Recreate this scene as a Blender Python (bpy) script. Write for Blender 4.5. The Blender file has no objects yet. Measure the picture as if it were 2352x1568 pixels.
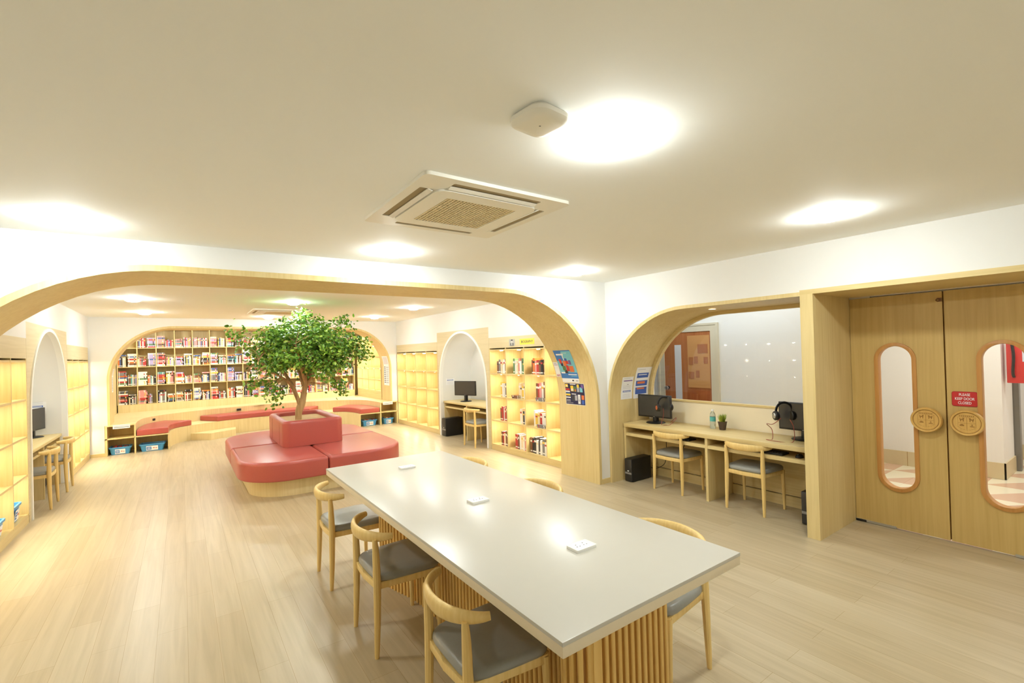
import bpy, bmesh, math, random
from math import sin, cos, pi, sqrt, radians, atan2
from mathutils import Vector, Matrix, geometry

SC = bpy.context.scene
COL = SC.collection
RNG = random.Random(7)

# ---------------------------------------------------------------- camera
F_PX, PCX, PCY = 1072.84, 1181.63, 801.74
PITCH, ROLL, YAW = 0.0074423, -0.0283693, -0.619536
fw = Vector((-sin(YAW) * cos(PITCH), cos(YAW) * cos(PITCH), sin(PITCH)))
rt = Vector((cos(YAW), sin(YAW), 0))
upv = rt.cross(fw)
R_ = rt * cos(ROLL) + upv * sin(ROLL)
U_ = -rt * sin(ROLL) + upv * cos(ROLL)
cam_d = bpy.data.cameras.new('camera')
cam = bpy.data.objects.new('camera', cam_d)
COL.objects.link(cam)
m4 = Matrix((R_, U_, -fw)).transposed().to_4x4()
m4.translation = Vector((0, 0, 1.65))
cam.matrix_world = m4
cam_d.sensor_fit = 'HORIZONTAL'
cam_d.sensor_width = 36.0
cam_d.lens = F_PX / 2352 * 36.0
cam_d.shift_x = (1176 - PCX) / 2352
cam_d.shift_y = (PCY - 784) / 2352
cam_d.clip_start = 0.05
SC.camera = cam

# ---------------------------------------------------------------- world, exposure
w = bpy.data.worlds.new('world')
SC.world = w
w.use_nodes = True
w.node_tree.nodes['Background'].inputs[0].default_value = (1, 0.97, 0.92, 1)
w.node_tree.nodes['Background'].inputs[1].default_value = 0.3
SC.view_settings.view_transform = 'Standard'
SC.view_settings.look = 'None'
SC.view_settings.gamma = 1
SC.view_settings.exposure = 0.2
SC.view_settings.use_curve_mapping = False
SC.cycles.max_bounces = 8
SC.cycles.diffuse_bounces = 5
SC.cycles.use_adaptive_sampling = True
SC.cycles.adaptive_threshold = 0.06
SC.cycles.glossy_bounces = 4
SC.cycles.transparent_max_bounces = 12
SC.cycles.sample_clamp_indirect = 8
SC.cycles.use_denoising = True
LAMP = 175.0       # downlights
PUCK = 300.0        # shelf lights
H = 2.496          # ceiling


# ---------------------------------------------------------------- materials
def lin(c):
    c /= 255.0
    return c / 12.92 if c <= 0.04045 else ((c + 0.055) / 1.055) ** 2.4


def rgb(r, g, b):
    return (lin(r), lin(g), lin(b), 1)


MATS = {}


def mat(name, col, rough=0.5, metal=0.0, spec=0.5, emit=0.0, noise=0.0, nscale=40.0, bump=0.0):
    if name in MATS:
        return MATS[name]
    m = bpy.data.materials.new(name)
    m.use_nodes = True
    nt = m.node_tree
    b = nt.nodes['Principled BSDF']
    b.inputs['Base Color'].default_value = col
    b.inputs['Roughness'].default_value = rough
    b.inputs['Metallic'].default_value = metal
    b.inputs['Specular IOR Level'].default_value = spec
    if emit:
        b.inputs['Emission Color'].default_value = col
        b.inputs['Emission Strength'].default_value = emit
    if noise or bump:
        tc = nt.nodes.new('ShaderNodeTexCoord')
        n = nt.nodes.new('ShaderNodeTexNoise')
        n.inputs['Scale'].default_value = nscale
        n.inputs['Detail'].default_value = 3
        nt.links.new(tc.outputs['Object'], n.inputs['Vector'])
        if noise:
            mx = nt.nodes.new('ShaderNodeMix')
            mx.data_type = 'RGBA'
            mx.inputs[6].default_value = tuple(c * (1 - noise) for c in col[:3]) + (1,)
            mx.inputs[7].default_value = tuple(min(1, c * (1 + noise)) for c in col[:3]) + (1,)
            nt.links.new(n.outputs['Fac'], mx.inputs[0])
            nt.links.new(mx.outputs[2], b.inputs['Base Color'])
        if bump:
            bp = nt.nodes.new('ShaderNodeBump')
            bp.inputs['Strength'].default_value = bump
            bp.inputs['Distance'].default_value = 0.002
            nt.links.new(n.outputs['Fac'], bp.inputs['Height'])
            nt.links.new(bp.outputs['Normal'], b.inputs['Normal'])
    MATS[name] = m
    return m


def wood(name, c1, c2, axis='z', rough=0.45, scale=1.0):
    """oak laminate: noise stretched along the grain axis"""
    if name in MATS:
        return MATS[name]
    m = bpy.data.materials.new(name)
    m.use_nodes = True
    nt = m.node_tree
    b = nt.nodes['Principled BSDF']
    b.inputs['Roughness'].default_value = rough
    b.inputs['Specular IOR Level'].default_value = 0.35
    tc = nt.nodes.new('ShaderNodeTexCoord')
    mp = nt.nodes.new('ShaderNodeMapping')
    s = [38 * scale, 38 * scale, 38 * scale]
    s['xyz'.index(axis)] = 1.6 * scale
    mp.inputs['Scale'].default_value = s
    n = nt.nodes.new('ShaderNodeTexNoise')
    n.inputs['Scale'].default_value = 1.0
    n.inputs['Detail'].default_value = 4
    n.inputs['Distortion'].default_value = 0.6
    n2 = nt.nodes.new('ShaderNodeTexNoise')
    n2.inputs['Scale'].default_value = 0.12
    n2.inputs['Detail'].default_value = 2
    ad = nt.nodes.new('ShaderNodeMath')
    ad.operation = 'MULTIPLY_ADD'
    ad.inputs[1].default_value = 0.6
    sb = nt.nodes.new('ShaderNodeMath')
    sb.operation = 'MULTIPLY'
    sb.inputs[1].default_value = 0.4
    rp = nt.nodes.new('ShaderNodeValToRGB')
    rp.color_ramp.elements[0].position = 0.35
    rp.color_ramp.elements[0].color = c2
    rp.color_ramp.elements[1].position = 0.62
    rp.color_ramp.elements[1].color = c1
    nt.links.new(tc.outputs['Object'], mp.inputs['Vector'])
    nt.links.new(mp.outputs[0], n.inputs['Vector'])
    nt.links.new(mp.outputs[0], n2.inputs['Vector'])
    nt.links.new(n2.outputs['Fac'], sb.inputs[0])
    nt.links.new(n.outputs['Fac'], ad.inputs[0])
    nt.links.new(sb.outputs[0], ad.inputs[2])
    nt.links.new(ad.outputs[0], rp.inputs[0])
    nt.links.new(rp.outputs[0], b.inputs['Base Color'])
    MATS[name] = m
    return m


def floor_mat():
    m = bpy.data.materials.new('vinyl_plank')
    m.use_nodes = True
    nt = m.node_tree
    b = nt.nodes['Principled BSDF']
    b.inputs['Roughness'].default_value = 0.34
    b.inputs['Specular IOR Level'].default_value = 0.4
    tc = nt.nodes.new('ShaderNodeTexCoord')
    mp = nt.nodes.new('ShaderNodeMapping')
    mp.inputs['Rotation'].default_value = (0, 0, pi / 2)
    br = nt.nodes.new('ShaderNodeTexBrick')
    br.offset = 0.37
    br.inputs['Scale'].default_value = 1.0
    br.inputs['Brick Width'].default_value = 1.2
    br.inputs['Row Height'].default_value = 0.15
    br.inputs['Mortar Size'].default_value = 0.0012
    br.inputs['Color1'].default_value = rgb(192, 178, 150)
    br.inputs['Color2'].default_value = rgb(184, 168, 138)
    br.inputs['Mortar'].default_value = rgb(164, 144, 108)
    mp2 = nt.nodes.new('ShaderNodeMapping')
    mp2.inputs['Scale'].default_value = (24, 1.1, 1)
    n = nt.nodes.new('ShaderNodeTexNoise')
    n.inputs['Scale'].default_value = 1.0
    n.inputs['Detail'].default_value = 5
    n.inputs['Distortion'].default_value = 0.8
    rp = nt.nodes.new('ShaderNodeValToRGB')
    rp.color_ramp.elements[0].position = 0.3
    rp.color_ramp.elements[0].color = (0.89, 0.87, 0.82, 1)
    rp.color_ramp.elements[1].position = 0.65
    rp.color_ramp.elements[1].color = (1.06, 1.05, 1.03, 1)
    mx = nt.nodes.new('ShaderNodeMix')
    mx.data_type = 'RGBA'
    mx.blend_type = 'MULTIPLY'
    mx.inputs[0].default_value = 1
    L = nt.links.new
    L(tc.outputs['Object'], mp.inputs['Vector'])
    L(mp.outputs[0], br.inputs['Vector'])
    L(tc.outputs['Object'], mp2.inputs['Vector'])
    L(mp2.outputs[0], n.inputs['Vector'])
    L(n.outputs['Fac'], rp.inputs[0])
    L(br.outputs['Color'], mx.inputs[6])
    L(rp.outputs[0], mx.inputs[7])
    L(mx.outputs[2], b.inputs['Base Color'])
    return m


def tile_mat():
    """terracotta and cream triangles"""
    m = bpy.data.materials.new('triangle_tile')
    m.use_nodes = True
    nt = m.node_tree
    b = nt.nodes['Principled BSDF']
    b.inputs['Roughness'].default_value = 0.25
    tc = nt.nodes.new('ShaderNodeTexCoord')
    sp = nt.nodes.new('ShaderNodeSeparateXYZ')
    nt.links.new(tc.outputs['Object'], sp.inputs[0])

    def mth(op, a, bb=None):
        n = nt.nodes.new('ShaderNodeMath')
        n.operation = op
        for i, v in enumerate((a, bb)):
            if v is None:
                continue
            if isinstance(v, (int, float)):
                n.inputs[i].default_value = v
            else:
                nt.links.new(v, n.inputs[i])
        return n.outputs[0]
    fx = mth('FRACT', mth('DIVIDE', sp.outputs[0], 0.62))
    fy = mth('FRACT', mth('DIVIDE', sp.outputs[1], 0.42))
    g = mth('GREATER_THAN', mth('ADD', fx, fy), 1.0)
    mx = nt.nodes.new('ShaderNodeMix')
    mx.data_type = 'RGBA'
    mx.inputs[6].default_value = rgb(214, 178, 150)
    mx.inputs[7].default_value = rgb(236, 228, 200)
    nt.links.new(g, mx.inputs[0])
    nt.links.new(mx.outputs[2], b.inputs['Base Color'])
    return m


def glass_mat(name, tint=(1, 1, 1, 1), refl=1.0):
    m = bpy.data.materials.new(name)
    m.use_nodes = True
    nt = m.node_tree
    for n in list(nt.nodes):
        nt.nodes.remove(n)
    out = nt.nodes.new('ShaderNodeOutputMaterial')
    mix = nt.nodes.new('ShaderNodeMixShader')
    tr = nt.nodes.new('ShaderNodeBsdfTransparent')
    tr.inputs[0].default_value = tint
    gl = nt.nodes.new('ShaderNodeBsdfGlossy')
    gl.inputs['Roughness'].default_value = 0.02
    lw = nt.nodes.new('ShaderNodeLayerWeight')      # Schlick reflectance, the same from both faces of the pane
    lw.inputs[0].default_value = 0.5
    pw = nt.nodes.new('ShaderNodeMath')
    pw.operation = 'POWER'
    pw.inputs[1].default_value = 5.0
    mu = nt.nodes.new('ShaderNodeMath')
    mu.operation = 'MULTIPLY_ADD'
    mu.inputs[1].default_value = 0.8 * refl
    mu.inputs[2].default_value = 0.03 * refl
    nt.links.new(lw.outputs['Facing'], pw.inputs[0])
    nt.links.new(pw.outputs[0], mu.inputs[0])
    nt.links.new(mu.outputs[0], mix.inputs[0])
    nt.links.new(tr.outputs[0], mix.inputs[1])
    nt.links.new(gl.outputs[0], mix.inputs[2])
    nt.links.new(mix.outputs[0], out.inputs[0])
    return m


M_WALL = mat('white_paint', rgb(232, 231, 227), 0.7, noise=0.01, nscale=6)
M_CEIL = mat('ceiling_paint', rgb(249, 249, 245), 0.8, noise=0.01, nscale=3)
M_FLOOR = floor_mat()
M_TILE = tile_mat()
M_OAK = wood('oak_laminate', rgb(224, 203, 148), rgb(212, 188, 130), 'z')
M_OAKX = wood('oak_laminate_along_x', rgb(224, 203, 148), rgb(212, 188, 130), 'x')
M_OAKY = wood('oak_laminate_along_y', rgb(224, 203, 148), rgb(212, 188, 130), 'y')
M_PALE = wood('pale_oak', rgb(228, 209, 160), rgb(216, 195, 142), 'z')
M_FASC = wood('greige_laminate', rgb(216, 202, 164), rgb(206, 191, 150), 'y', 0.5)
M_DOOR = wood('door_veneer', rgb(208, 178, 112), rgb(194, 162, 96), 'z', 0.4)
M_RING = wood('window_ring_wood', rgb(204, 150, 84), rgb(190, 134, 70), 'z', 0.4)
M_PLAQ = wood('plaque_wood', rgb(220, 180, 104), rgb(206, 162, 88), 'z', 0.4)
M_ENGR = mat('engraved_wood', rgb(158, 116, 52), 0.6, noise=0.1)
M_CHAIR = wood('ash_wood', rgb(238, 208, 140), rgb(226, 192, 120), 'z', 0.38, 1.5)
M_SLAT = wood('slat_wood', rgb(232, 194, 118), rgb(220, 178, 100), 'z', 0.42)
M_BACK = wood('slat_backing', rgb(196, 146, 80), rgb(182, 130, 66), 'z', 0.5)
M_SEAT = mat('grey_leatherette', rgb(142, 142, 136), 0.34, noise=0.05, nscale=90, bump=0.08)
M_RED = mat('red_leatherette', rgb(176, 84, 76), 0.33, noise=0.05, nscale=60, bump=0.06)
M_TOP = mat('white_laminate', rgb(198, 193, 181), 0.3, noise=0.008, nscale=20)
M_TEDGE = mat('cream_edge_band', rgb(228, 212, 182), 0.45, noise=0.02)
M_TRIMW = mat('white_gloss_trim', rgb(242, 241, 236), 0.35, noise=0.008)
M_CREAM = mat('cream_backsplash', rgb(240, 228, 200), 0.4, noise=0.01)
M_BLACK = mat('black_plastic', rgb(26, 25, 25), 0.4, noise=0.1)
M_DARK = mat('dark_plastic', rgb(48, 46, 45), 0.35, noise=0.08)
M_SCRN = mat('dark_screen', rgb(62, 60, 58), 0.3, noise=0.03, nscale=4)
M_GREY = mat('grey_plastic', rgb(140, 138, 134), 0.4, noise=0.05)
M_SILV = mat('brushed_steel', rgb(205, 205, 203), 0.3, metal=0.85, noise=0.04)
M_BLUE = mat('blue_plastic', rgb(74, 150, 205), 0.32, noise=0.03)
M_PAPER = mat('white_paper', rgb(240, 240, 240), 0.8, noise=0.01)
M_ACW = mat('white_abs', rgb(238, 234, 222), 0.4, noise=0.01)
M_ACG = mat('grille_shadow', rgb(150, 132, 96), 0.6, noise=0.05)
M_LAMP = mat('lamp_diffuser', (0.935, 1.0, 0.985, 1), 0.5, emit=LAMP, noise=0)
M_PUCK = mat('shelf_light_lens', (1, 0.90, 0.66, 1), 0.5, emit=PUCK)
M_GLASS = glass_mat('clear_glass')
M_TRUNK = wood('bark', rgb(200, 166, 120), rgb(156, 122, 82), 'z', 0.8, 1.2)
M_SOIL = mat('bark_chips', rgb(206, 174, 126), 0.9, noise=0.35, nscale=60, bump=0.6)


def tint(name, r, g, b, rough=0.55):
    return mat(name, rgb(r, g, b), rough, noise=0.04, nscale=30)


# ---------------------------------------------------------------- mesh builder
class MB:
    def __init__(s):
        s.v, s.f, s.mi = [], [], []

    def add(s, vs, fs, m=0):
        o = len(s.v)
        s.v += [tuple(p) for p in vs]
        for f in fs:
            s.f.append([o + i for i in f])
            s.mi.append(m)
        return s

    def box(s, x0, x1, y0, y1, z0, z1, m=0):
        x0, x1 = min(x0, x1), max(x0, x1)
        y0, y1 = min(y0, y1), max(y0, y1)
        z0, z1 = min(z0, z1), max(z0, z1)
        return s.add([(x0, y0, z0), (x1, y0, z0), (x1, y1, z0), (x0, y1, z0), (x0, y0, z1), (x1, y0, z1), (x1, y1, z1), (x0, y1, z1)],
                     [(0, 3, 2, 1), (4, 5, 6, 7), (0, 1, 5, 4), (1, 2, 6, 5), (2, 3, 7, 6), (3, 0, 4, 7)], m)

    def prism(s, loops, axis, a, b, m=0):
        """polygon (first loop outer, others holes) swept along axis from a to b"""
        if not isinstance(loops[0][0], (tuple, list)):
            loops = [loops]

        def P(u, v, t):
            return {'x': (t, u, v), 'y': (u, t, v), 'z': (u, v, t)}[axis]
        flat = [p for l in loops for p in l]
        n = len(flat)
        tris = geometry.tessellate_polygon([[Vector((p[0], p[1], 0)) for p in l] for l in loops])
        vs = [P(p[0], p[1], a) for p in flat] + [P(p[0], p[1], b) for p in flat]
        fs = [tuple(t) for t in tris] + [tuple(i + n for i in reversed(t)) for t in tris]
        o = 0
        for l in loops:
            k = len(l)
            for i in range(k):
                j = (i + 1) % k
                fs.append((o + i, o + j, o + j + n, o + i + n))
            o += k
        return s.add(vs, fs, m)

    def tube(s, pts, rad, seg=8, m=0, ry=None):
        """swept tube; rad a number or list; ry optional second radius list (flattened section, vertical)"""
        pts = [Vector(p) for p in pts]
        n = len(pts)
        rad = rad if isinstance(rad, (list, tuple)) else [rad] * n
        vs, fs = [], []
        up = None
        for i, p in enumerate(pts):
            t = (pts[min(i + 1, n - 1)] - pts[max(i - 1, 0)]).normalized()
            if up is None:
                ref = Vector((0, 0, 1)) if abs(t.z) < 0.9 else Vector((1, 0, 0))
                up = (ref - t * ref.dot(t)).normalized()
            else:
                up = (up - t * up.dot(t)).normalized()
            sd = t.cross(up)
            for k in range(seg):
                a = 2 * pi * k / seg
                vs.append(p + sd * cos(a) * rad[i] + up * sin(a) * (ry[i] if ry else rad[i]))
        for i in range(n - 1):
            for k in range(seg):
                k2 = (k + 1) % seg
                fs.append((i * seg + k, i * seg + k2, (i + 1) * seg + k2, (i + 1) * seg + k))
        fs.append(tuple(range(seg - 1, -1, -1)))
        fs.append(tuple((n - 1) * seg + k for k in range(seg)))
        return s.add(vs, fs, m)

    def lathe(s, prof, c=(0, 0, 0), seg=24, m=0, axis='z', caps=True):
        vs, fs = [], []
        for r, h in prof:
            for k in range(seg):
                a = 2 * pi * k / seg
                u, v = r * cos(a), r * sin(a)
                p = {'z': (u, v, h), 'x': (h, u, v), 'y': (v, h, u)}[axis]
                vs.append((c[0] + p[0], c[1] + p[1], c[2] + p[2]))
        n = len(prof)
        for i in range(n - 1):
            for k in range(seg):
                k2 = (k + 1) % seg
                fs.append((i * seg + k, i * seg + k2, (i + 1) * seg + k2, (i + 1) * seg + k))
        if caps and prof[0][0] > 1e-6:
            fs.append(tuple(range(seg - 1, -1, -1)))
        if caps and prof[-1][0] > 1e-6:
            fs.append(tuple((n - 1) * seg + k for k in range(seg)))
        return s.add(vs, fs, m)

    def loft(s, loops3, m=0, cap0=True, cap1=True):
        k = len(loops3[0])
        vs = [p for l in loops3 for p in l]
        fs = []
        for i in range(len(loops3) - 1):
            for j in range(k):
                j2 = (j + 1) % k
                fs.append((i * k + j, i * k + j2, (i + 1) * k + j2, (i + 1) * k + j))
        o = (len(loops3) - 1) * k
        for flag, off, rev in ((cap0, 0, True), (cap1, o, False)):
            if flag:
                tr = geometry.tessellate_polygon([[Vector((p[0], p[1], 0)) for p in (loops3[0] if off == 0 else loops3[-1])]])
                fs += [tuple(off + i for i in (reversed(t) if rev else t)) for t in tr]
        return s.add(vs, fs, m)

    def xform(s, mtx):
        s.v = [tuple(mtx @ Vector(p)) for p in s.v]
        return s

    def build(s, name, mats, parent=None, bevel=0.0, bseg=2, smooth=35, label=None, loc=None, rot=None):
        me = bpy.data.meshes.new(name)
        me.from_pydata(s.v, [], s.f)
        mats = mats if isinstance(mats, (list, tuple)) else [mats]
        for mm in mats:
            me.materials.append(mm)
        me.polygons.foreach_set('material_index', s.mi)
        bm = bmesh.new()
        bm.from_mesh(me)
        bmesh.ops.remove_doubles(bm, verts=bm.verts, dist=1e-5)
        bmesh.ops.recalc_face_normals(bm, faces=bm.faces)
        if bevel:
            ed = [e for e in bm.edges if len(e.link_faces) == 2 and e.calc_face_angle(0) > radians(40)]
            bmesh.ops.bevel(bm, geom=ed, offset=bevel, segments=bseg, affect='EDGES', profile=0.5, clamp_overlap=True)
        bm.to_mesh(me)
        bm.free()
        if smooth:
            me.polygons.foreach_set('use_smooth', [True] * len(me.polygons))
            me.set_sharp_from_angle(angle=radians(smooth))
        me.update()
        o = bpy.data.objects.new(name, me)
        COL.objects.link(o)
        if parent:
            o.parent = parent
        if loc:
            o.location = loc
        if rot:
            o.rotation_euler = (0, 0, rot)
        if label:
            o['label'] = label
        return o


def tag(o, label, cat, group=None):
    o['label'] = label
    o['category'] = cat
    if group:
        o['group'] = group
    return o


def struct(o):
    o['kind'] = 'structure'
    return o


def thing(name, label, cat, loc=(0, 0, 0), rz=0, group=None):
    o = bpy.data.objects.new(name, None)
    COL.objects.link(o)
    o.empty_display_size = 0.1
    o.location = loc
    o.rotation_euler = (0, 0, rz)
    return tag(o, label, cat, group)


def dup(root, loc, rz, label, group=None, cat=None):
    kids = [c for c in bpy.data.objects if c.parent == root]
    r = root.copy()
    COL.objects.link(r)
    r.location = loc
    r.rotation_euler = (0, 0, rz)
    r['label'] = label
    if group:
        r['group'] = group
    for ch in kids:
        c = ch.copy()
        COL.objects.link(c)
        c.parent = r
        for g in [x for x in bpy.data.objects if x.parent == ch]:
            d = g.copy()
            COL.objects.link(d)
            d.parent = c
    return r


def ORD(n):
    return ['first', 'second', 'third', 'fourth', 'fifth', 'sixth', 'seventh', 'eighth', 'ninth', 'tenth', 'eleventh', 'twelfth',
            'thirteenth', 'fourteenth', 'fifteenth'][n]


# ---------------------------------------------------------------- 2-D paths
def arch_path(x0, x1, zt, r, z0=0.0, n=18, only=None):
    """up the left side, over the top, down the right side; only='l' rounds the first corner alone"""
    p = [(x0, z0)]
    for i in range(n + 1):
        a = pi - (pi / 2) * i / n
        p.append((x0 + r + r * cos(a), zt - r + r * sin(a)))
    if only == 'l':
        p += [(x1, zt), (x1, z0)]
        return p
    for i in range(n + 1):
        a = pi / 2 - (pi / 2) * i / n
        p.append((x1 - r + r * cos(a), zt - r + r * sin(a)))
    p.append((x1, z0))
    return p


def ellipse_arch(c, hw, zt, zs, z0=0.0, n=40, pw=1.0):
    """straight sides to zs then half ellipse to zt"""
    p = [(c - hw, z0)]
    for i in range(n + 1):
        a = pi - pi * i / n
        p.append((c + hw * cos(a), zs + (zt - zs) * sin(a) ** pw))
    p.append((c + hw, z0))
    return p


def rrect(x0, x1, y0, y1, r, n=6):
    p = []
    for cx, cy, a0 in ((x1 - r, y1 - r, 0), (x0 + r, y1 - r, pi / 2), (x0 + r, y0 + r, pi), (x1 - r, y0 + r, 1.5 * pi)):
        for i in range(n + 1):
            a = a0 + (pi / 2) * i / n
            p.append((cx + r * cos(a), cy + r * sin(a)))
    return p


def pill(x0, x1, z0, z1, n=20):
    r = (x1 - x0) / 2
    c = (x0 + x1) / 2
    p = []
    for i in range(n + 1):
        a = pi * i / n
        p.append((c + r * cos(a), z1 - r + r * sin(a)))
    for i in range(n + 1):
        a = pi + pi * i / n
        p.append((c + r * cos(a), z0 + r + r * sin(a)))
    return p


def inset(poly, d):
    """offset a closed counter-clockwise outline inward by d"""
    n = len(poly)
    out = []
    for i in range(n):
        p0, p1, p2 = Vector(poly[i - 1]), Vector(poly[i]), Vector(poly[(i + 1) % n])
        a, b = (p1 - p0), (p2 - p1)
        if a.length < 1e-9:
            a = b
        if b.length < 1e-9:
            b = a
        a, b = a.normalized(), b.normalized()
        na, nb = Vector((-a.y, a.x)), Vector((-b.y, b.x))
        nn = na + nb
        nn = nn / max(0.5, nn.length_squared / 2) if nn.length > 1e-6 else na
        q = p1 + nn * d
        out.append((q.x, q.y))
    return out


def ccw(poly):
    a = sum(poly[i - 1][0] * poly[i][1] - poly[i][0] * poly[i - 1][1] for i in range(len(poly)))
    return poly if a > 0 else list(reversed(poly))


def pillow(mb, poly, z0, z1, r, m=0, n=5, crown=0.0):
    """soft slab with rounded top and bottom edges"""
    poly = ccw(poly)
    loops = []
    for i in range(n + 1):
        a = (pi / 2) * i / n
        loops.append([(p[0], p[1], z0 + r * 0.6 * (1 - sin(a))) for p in inset(poly, r * 0.6 * (1 - cos(a)))][:])
    loops = [[(p[0], p[1], z0 + r * 0.6 * (1 - cos((pi / 2) * i / n))) for p in inset(poly, r * 0.6 * (1 - sin((pi / 2) * i / n)))] for i in range(n + 1)]
    for i in range(n + 1):
        a = (pi / 2) * i / n
        loops.append([(p[0], p[1], z1 - r * (1 - sin(a))) for p in inset(poly, r * (1 - cos(a)))])
    if crown:
        loops.append([(p[0], p[1], z1 + crown * 0.7) for p in inset(poly, r * 2.2)])
    return mb.loft(loops, m)


def smooth_path(pts, n=8):
    """Catmull-Rom through the points"""
    pts = [Vector(p) for p in pts]
    out = []
    for i in range(len(pts) - 1):
        p0, p1, p2, p3 = pts[max(i - 1, 0)], pts[i], pts[i + 1], pts[min(i + 2, len(pts) - 1)]
        for k in range(n):
            t = k / n
            out.append(0.5 * ((2 * p1) + (p2 - p0) * t + (2 * p0 - 5 * p1 + 4 * p2 - p3) * t * t + (3 * p1 - p0 - 3 * p2 + p3) * t ** 3))
    out.append(pts[-1])
    return [tuple(p) for p in out]


def text_mb(lines, size, spacing=1.25, bold=0.0):
    """flat lettering as triangles in the x-y plane, centred"""
    mb = MB()
    for i, s in enumerate(lines):
        c = bpy.data.curves.new('lettering', 'FONT')
        c.body = s
        c.size = size
        c.align_x = 'CENTER'
        c.offset = bold
        c.extrude = 0.0004
        o = bpy.data.objects.new('lettering', c)
        COL.objects.link(o)
        bpy.context.view_layer.update()
        dg = bpy.context.evaluated_depsgraph_get()
        me = bpy.data.meshes.new_from_object(o.evaluated_get(dg))
        y = ((len(lines) - 1) / 2 - i) * size * spacing - size * 0.35
        mb.add([(v.co.x, v.co.y + y, v.co.z) for v in me.vertices], [tuple(p.vertices) for p in me.polygons])
        bpy.data.meshes.remove(me)
        bpy.data.objects.remove(o)
        bpy.data.curves.remove(c)
    return mb


def face_minus_x(x, y, z):     # lettering that is read looking along +x
    return Matrix(((0, 0, -1, x), (-1, 0, 0, y), (0, 1, 0, z), (0, 0, 0, 1)))


def face_minus_y(x, y, z):     # read looking along +y
    return Matrix(((1, 0, 0, x), (0, 0, -1, y), (0, 1, 0, z), (0, 0, 0, 1)))


# ================================================================ ROOM SHELL
XL, XR = -1.34, 4.33           # faces of the side bookcases in the back room
XW = 4.34                      # right wall of the front room
YA, YA2 = 4.10, 4.80           # the big arch
YB = 11.10                     # wall of the reading niche
YS = 13.70                     # front of the niche bookcase
XD = 5.10                      # doors and window plane

struct(MB().box(-2.6, 5.12, -3.2, 14.3, -0.1, 0.0).build('floor', M_FLOOR))
struct(MB().box(-2.6, 5.3, -3.2, 11.25, H, H + 0.1).build('ceiling', M_CEIL))
struct(MB().box(-2.6, 5.2, -3.2, -3.1, 0, H).build('wall_back', M_WALL))
struct(MB().box(-1.6, -1.5, -3.1, YA, 0, H).build('wall_left', M_WALL))

# big arch wall and its oak lining
AO = arch_path(-1.43, 4.19, 2.335, 1.35)
AI = arch_path(-1.39, 4.15, 2.292, 1.31)
struct(MB().prism([(-1.6, 0), (-1.6, H), (XW + 0.6, H), (XW + 0.6, 0)] + AO[::-1], 'y', YA, YA2).build('wall_front', M_WALL, smooth=30))
struct(MB().prism(AO + AI[::-1], 'y', YA - 0.008, YA2 + 0.006).build('trim_1', M_OAK, smooth=30))

# right wall with the desk alcove and the door recess (y, z outline)
YP1, YP2 = 1.835, 1.735        # the post between them
ALO = arch_path(-4.09, -YP1, 2.10, 1.10, only='l')
ALI = arch_path(-4.06, -YP1, 2.065, 1.07, only='l')
ALO = [(-a, b) for a, b in ALO]
ALI = [(-a, b) for a, b in ALI]
REC0 = -1.2
out = [(YA, 0), (YA, H), (-1.5, H), (-1.5, 0), (REC0, 0), (REC0, 2.10), (YP2, 2.10), (YP1, 2.10)]
wall_r = [(YA + 0.0, 0), (YA, H), (-3.1, H), (-3.1, 0), (REC0, 0), (REC0, 2.115), (YP1, 2.115), (YP1, 2.10)] + ALO[::-1][2:]
struct(MB().prism(wall_r, 'x', XW, XW + 0.1).build('wall_right', M_WALL, smooth=30))
# alcove lining: jamb and curved top, back to the window
struct(MB().prism(ALO + ALI[::-1], 'x', XW - 0.008, XD + 0.03).build('trim_2', M_OAK, smooth=30))
# post and header over the doors
struct(MB().box(XW - 0.008, XD + 0.06, YP2, YP1, 0, 2.075).build('trim_3', M_OAK))
struct(MB().box(XW - 0.008, XD + 0.06, REC0, YP1, 2.075, 2.115).build('trim_4', M_OAKY))
struct(MB().box(XW, XD + 0.06, REC0 - 0.05, REC0, 0, 2.075).build('trim_5', M_OAK))
# wood skirting at the corner and on the niche wall
struct(MB().box(4.19, XW, YA - 0.012, YA, 0, 0.06).build('baseboard_front', M_OAKX))
struct(MB().box(XL, -1.14, YB - 0.012, YB, 0, 0.06).build('baseboard_niche', M_OAKX))

# back room side walls (behind the shelving) and niche wall with its arch
struct(MB().box(-2.2, -2.1, YA2, 14.2, 0, H).build('wall_left_rear', M_WALL))
struct(MB().box(5.1, 5.2, YA2, 14.2, 0, H).build('wall_right_rear', M_WALL))
struct(MB().prism([(YA2, H), (YA2, 1.95), (7.045, 1.95), (7.045, 2.13), (9.195, 2.13), (9.195, 1.95), (YB, 1.95), (YB, H)], 'x', -2.1, XL).build('wall_left_upper', M_WALL, smooth=0))
struct(MB().prism([(YA2, H), (YA2, 1.915), (6.835, 1.915), (6.835, 2.105), (8.835, 2.105), (8.835, 1.915), (YB, 1.915), (YB, H)], 'x', XR, 5.1).build('wall_right_upper', M_WALL, smooth=0))
NO = arch_path(-1.10, 4.19, 2.345, 1.0, 0.545)
NI = arch_path(-1.065, 4.155, 2.305, 0.965, 0.545)
struct(MB().prism([(-2.1, 0), (-2.1, H), (5.1, H), (5.1, 0), (4.33, 0), (4.33, 0.545)] + NO[::-1] + [(-1.145, 0.545), (-1.145, 0)], 'y', YB, YB + 0.14).build('wall_niche', M_WALL, smooth=30))
struct(MB().prism(NO + NI[::-1], 'y', YB - 0.01, YB + 0.60).build('trim_6', M_OAK, smooth=30))
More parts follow.
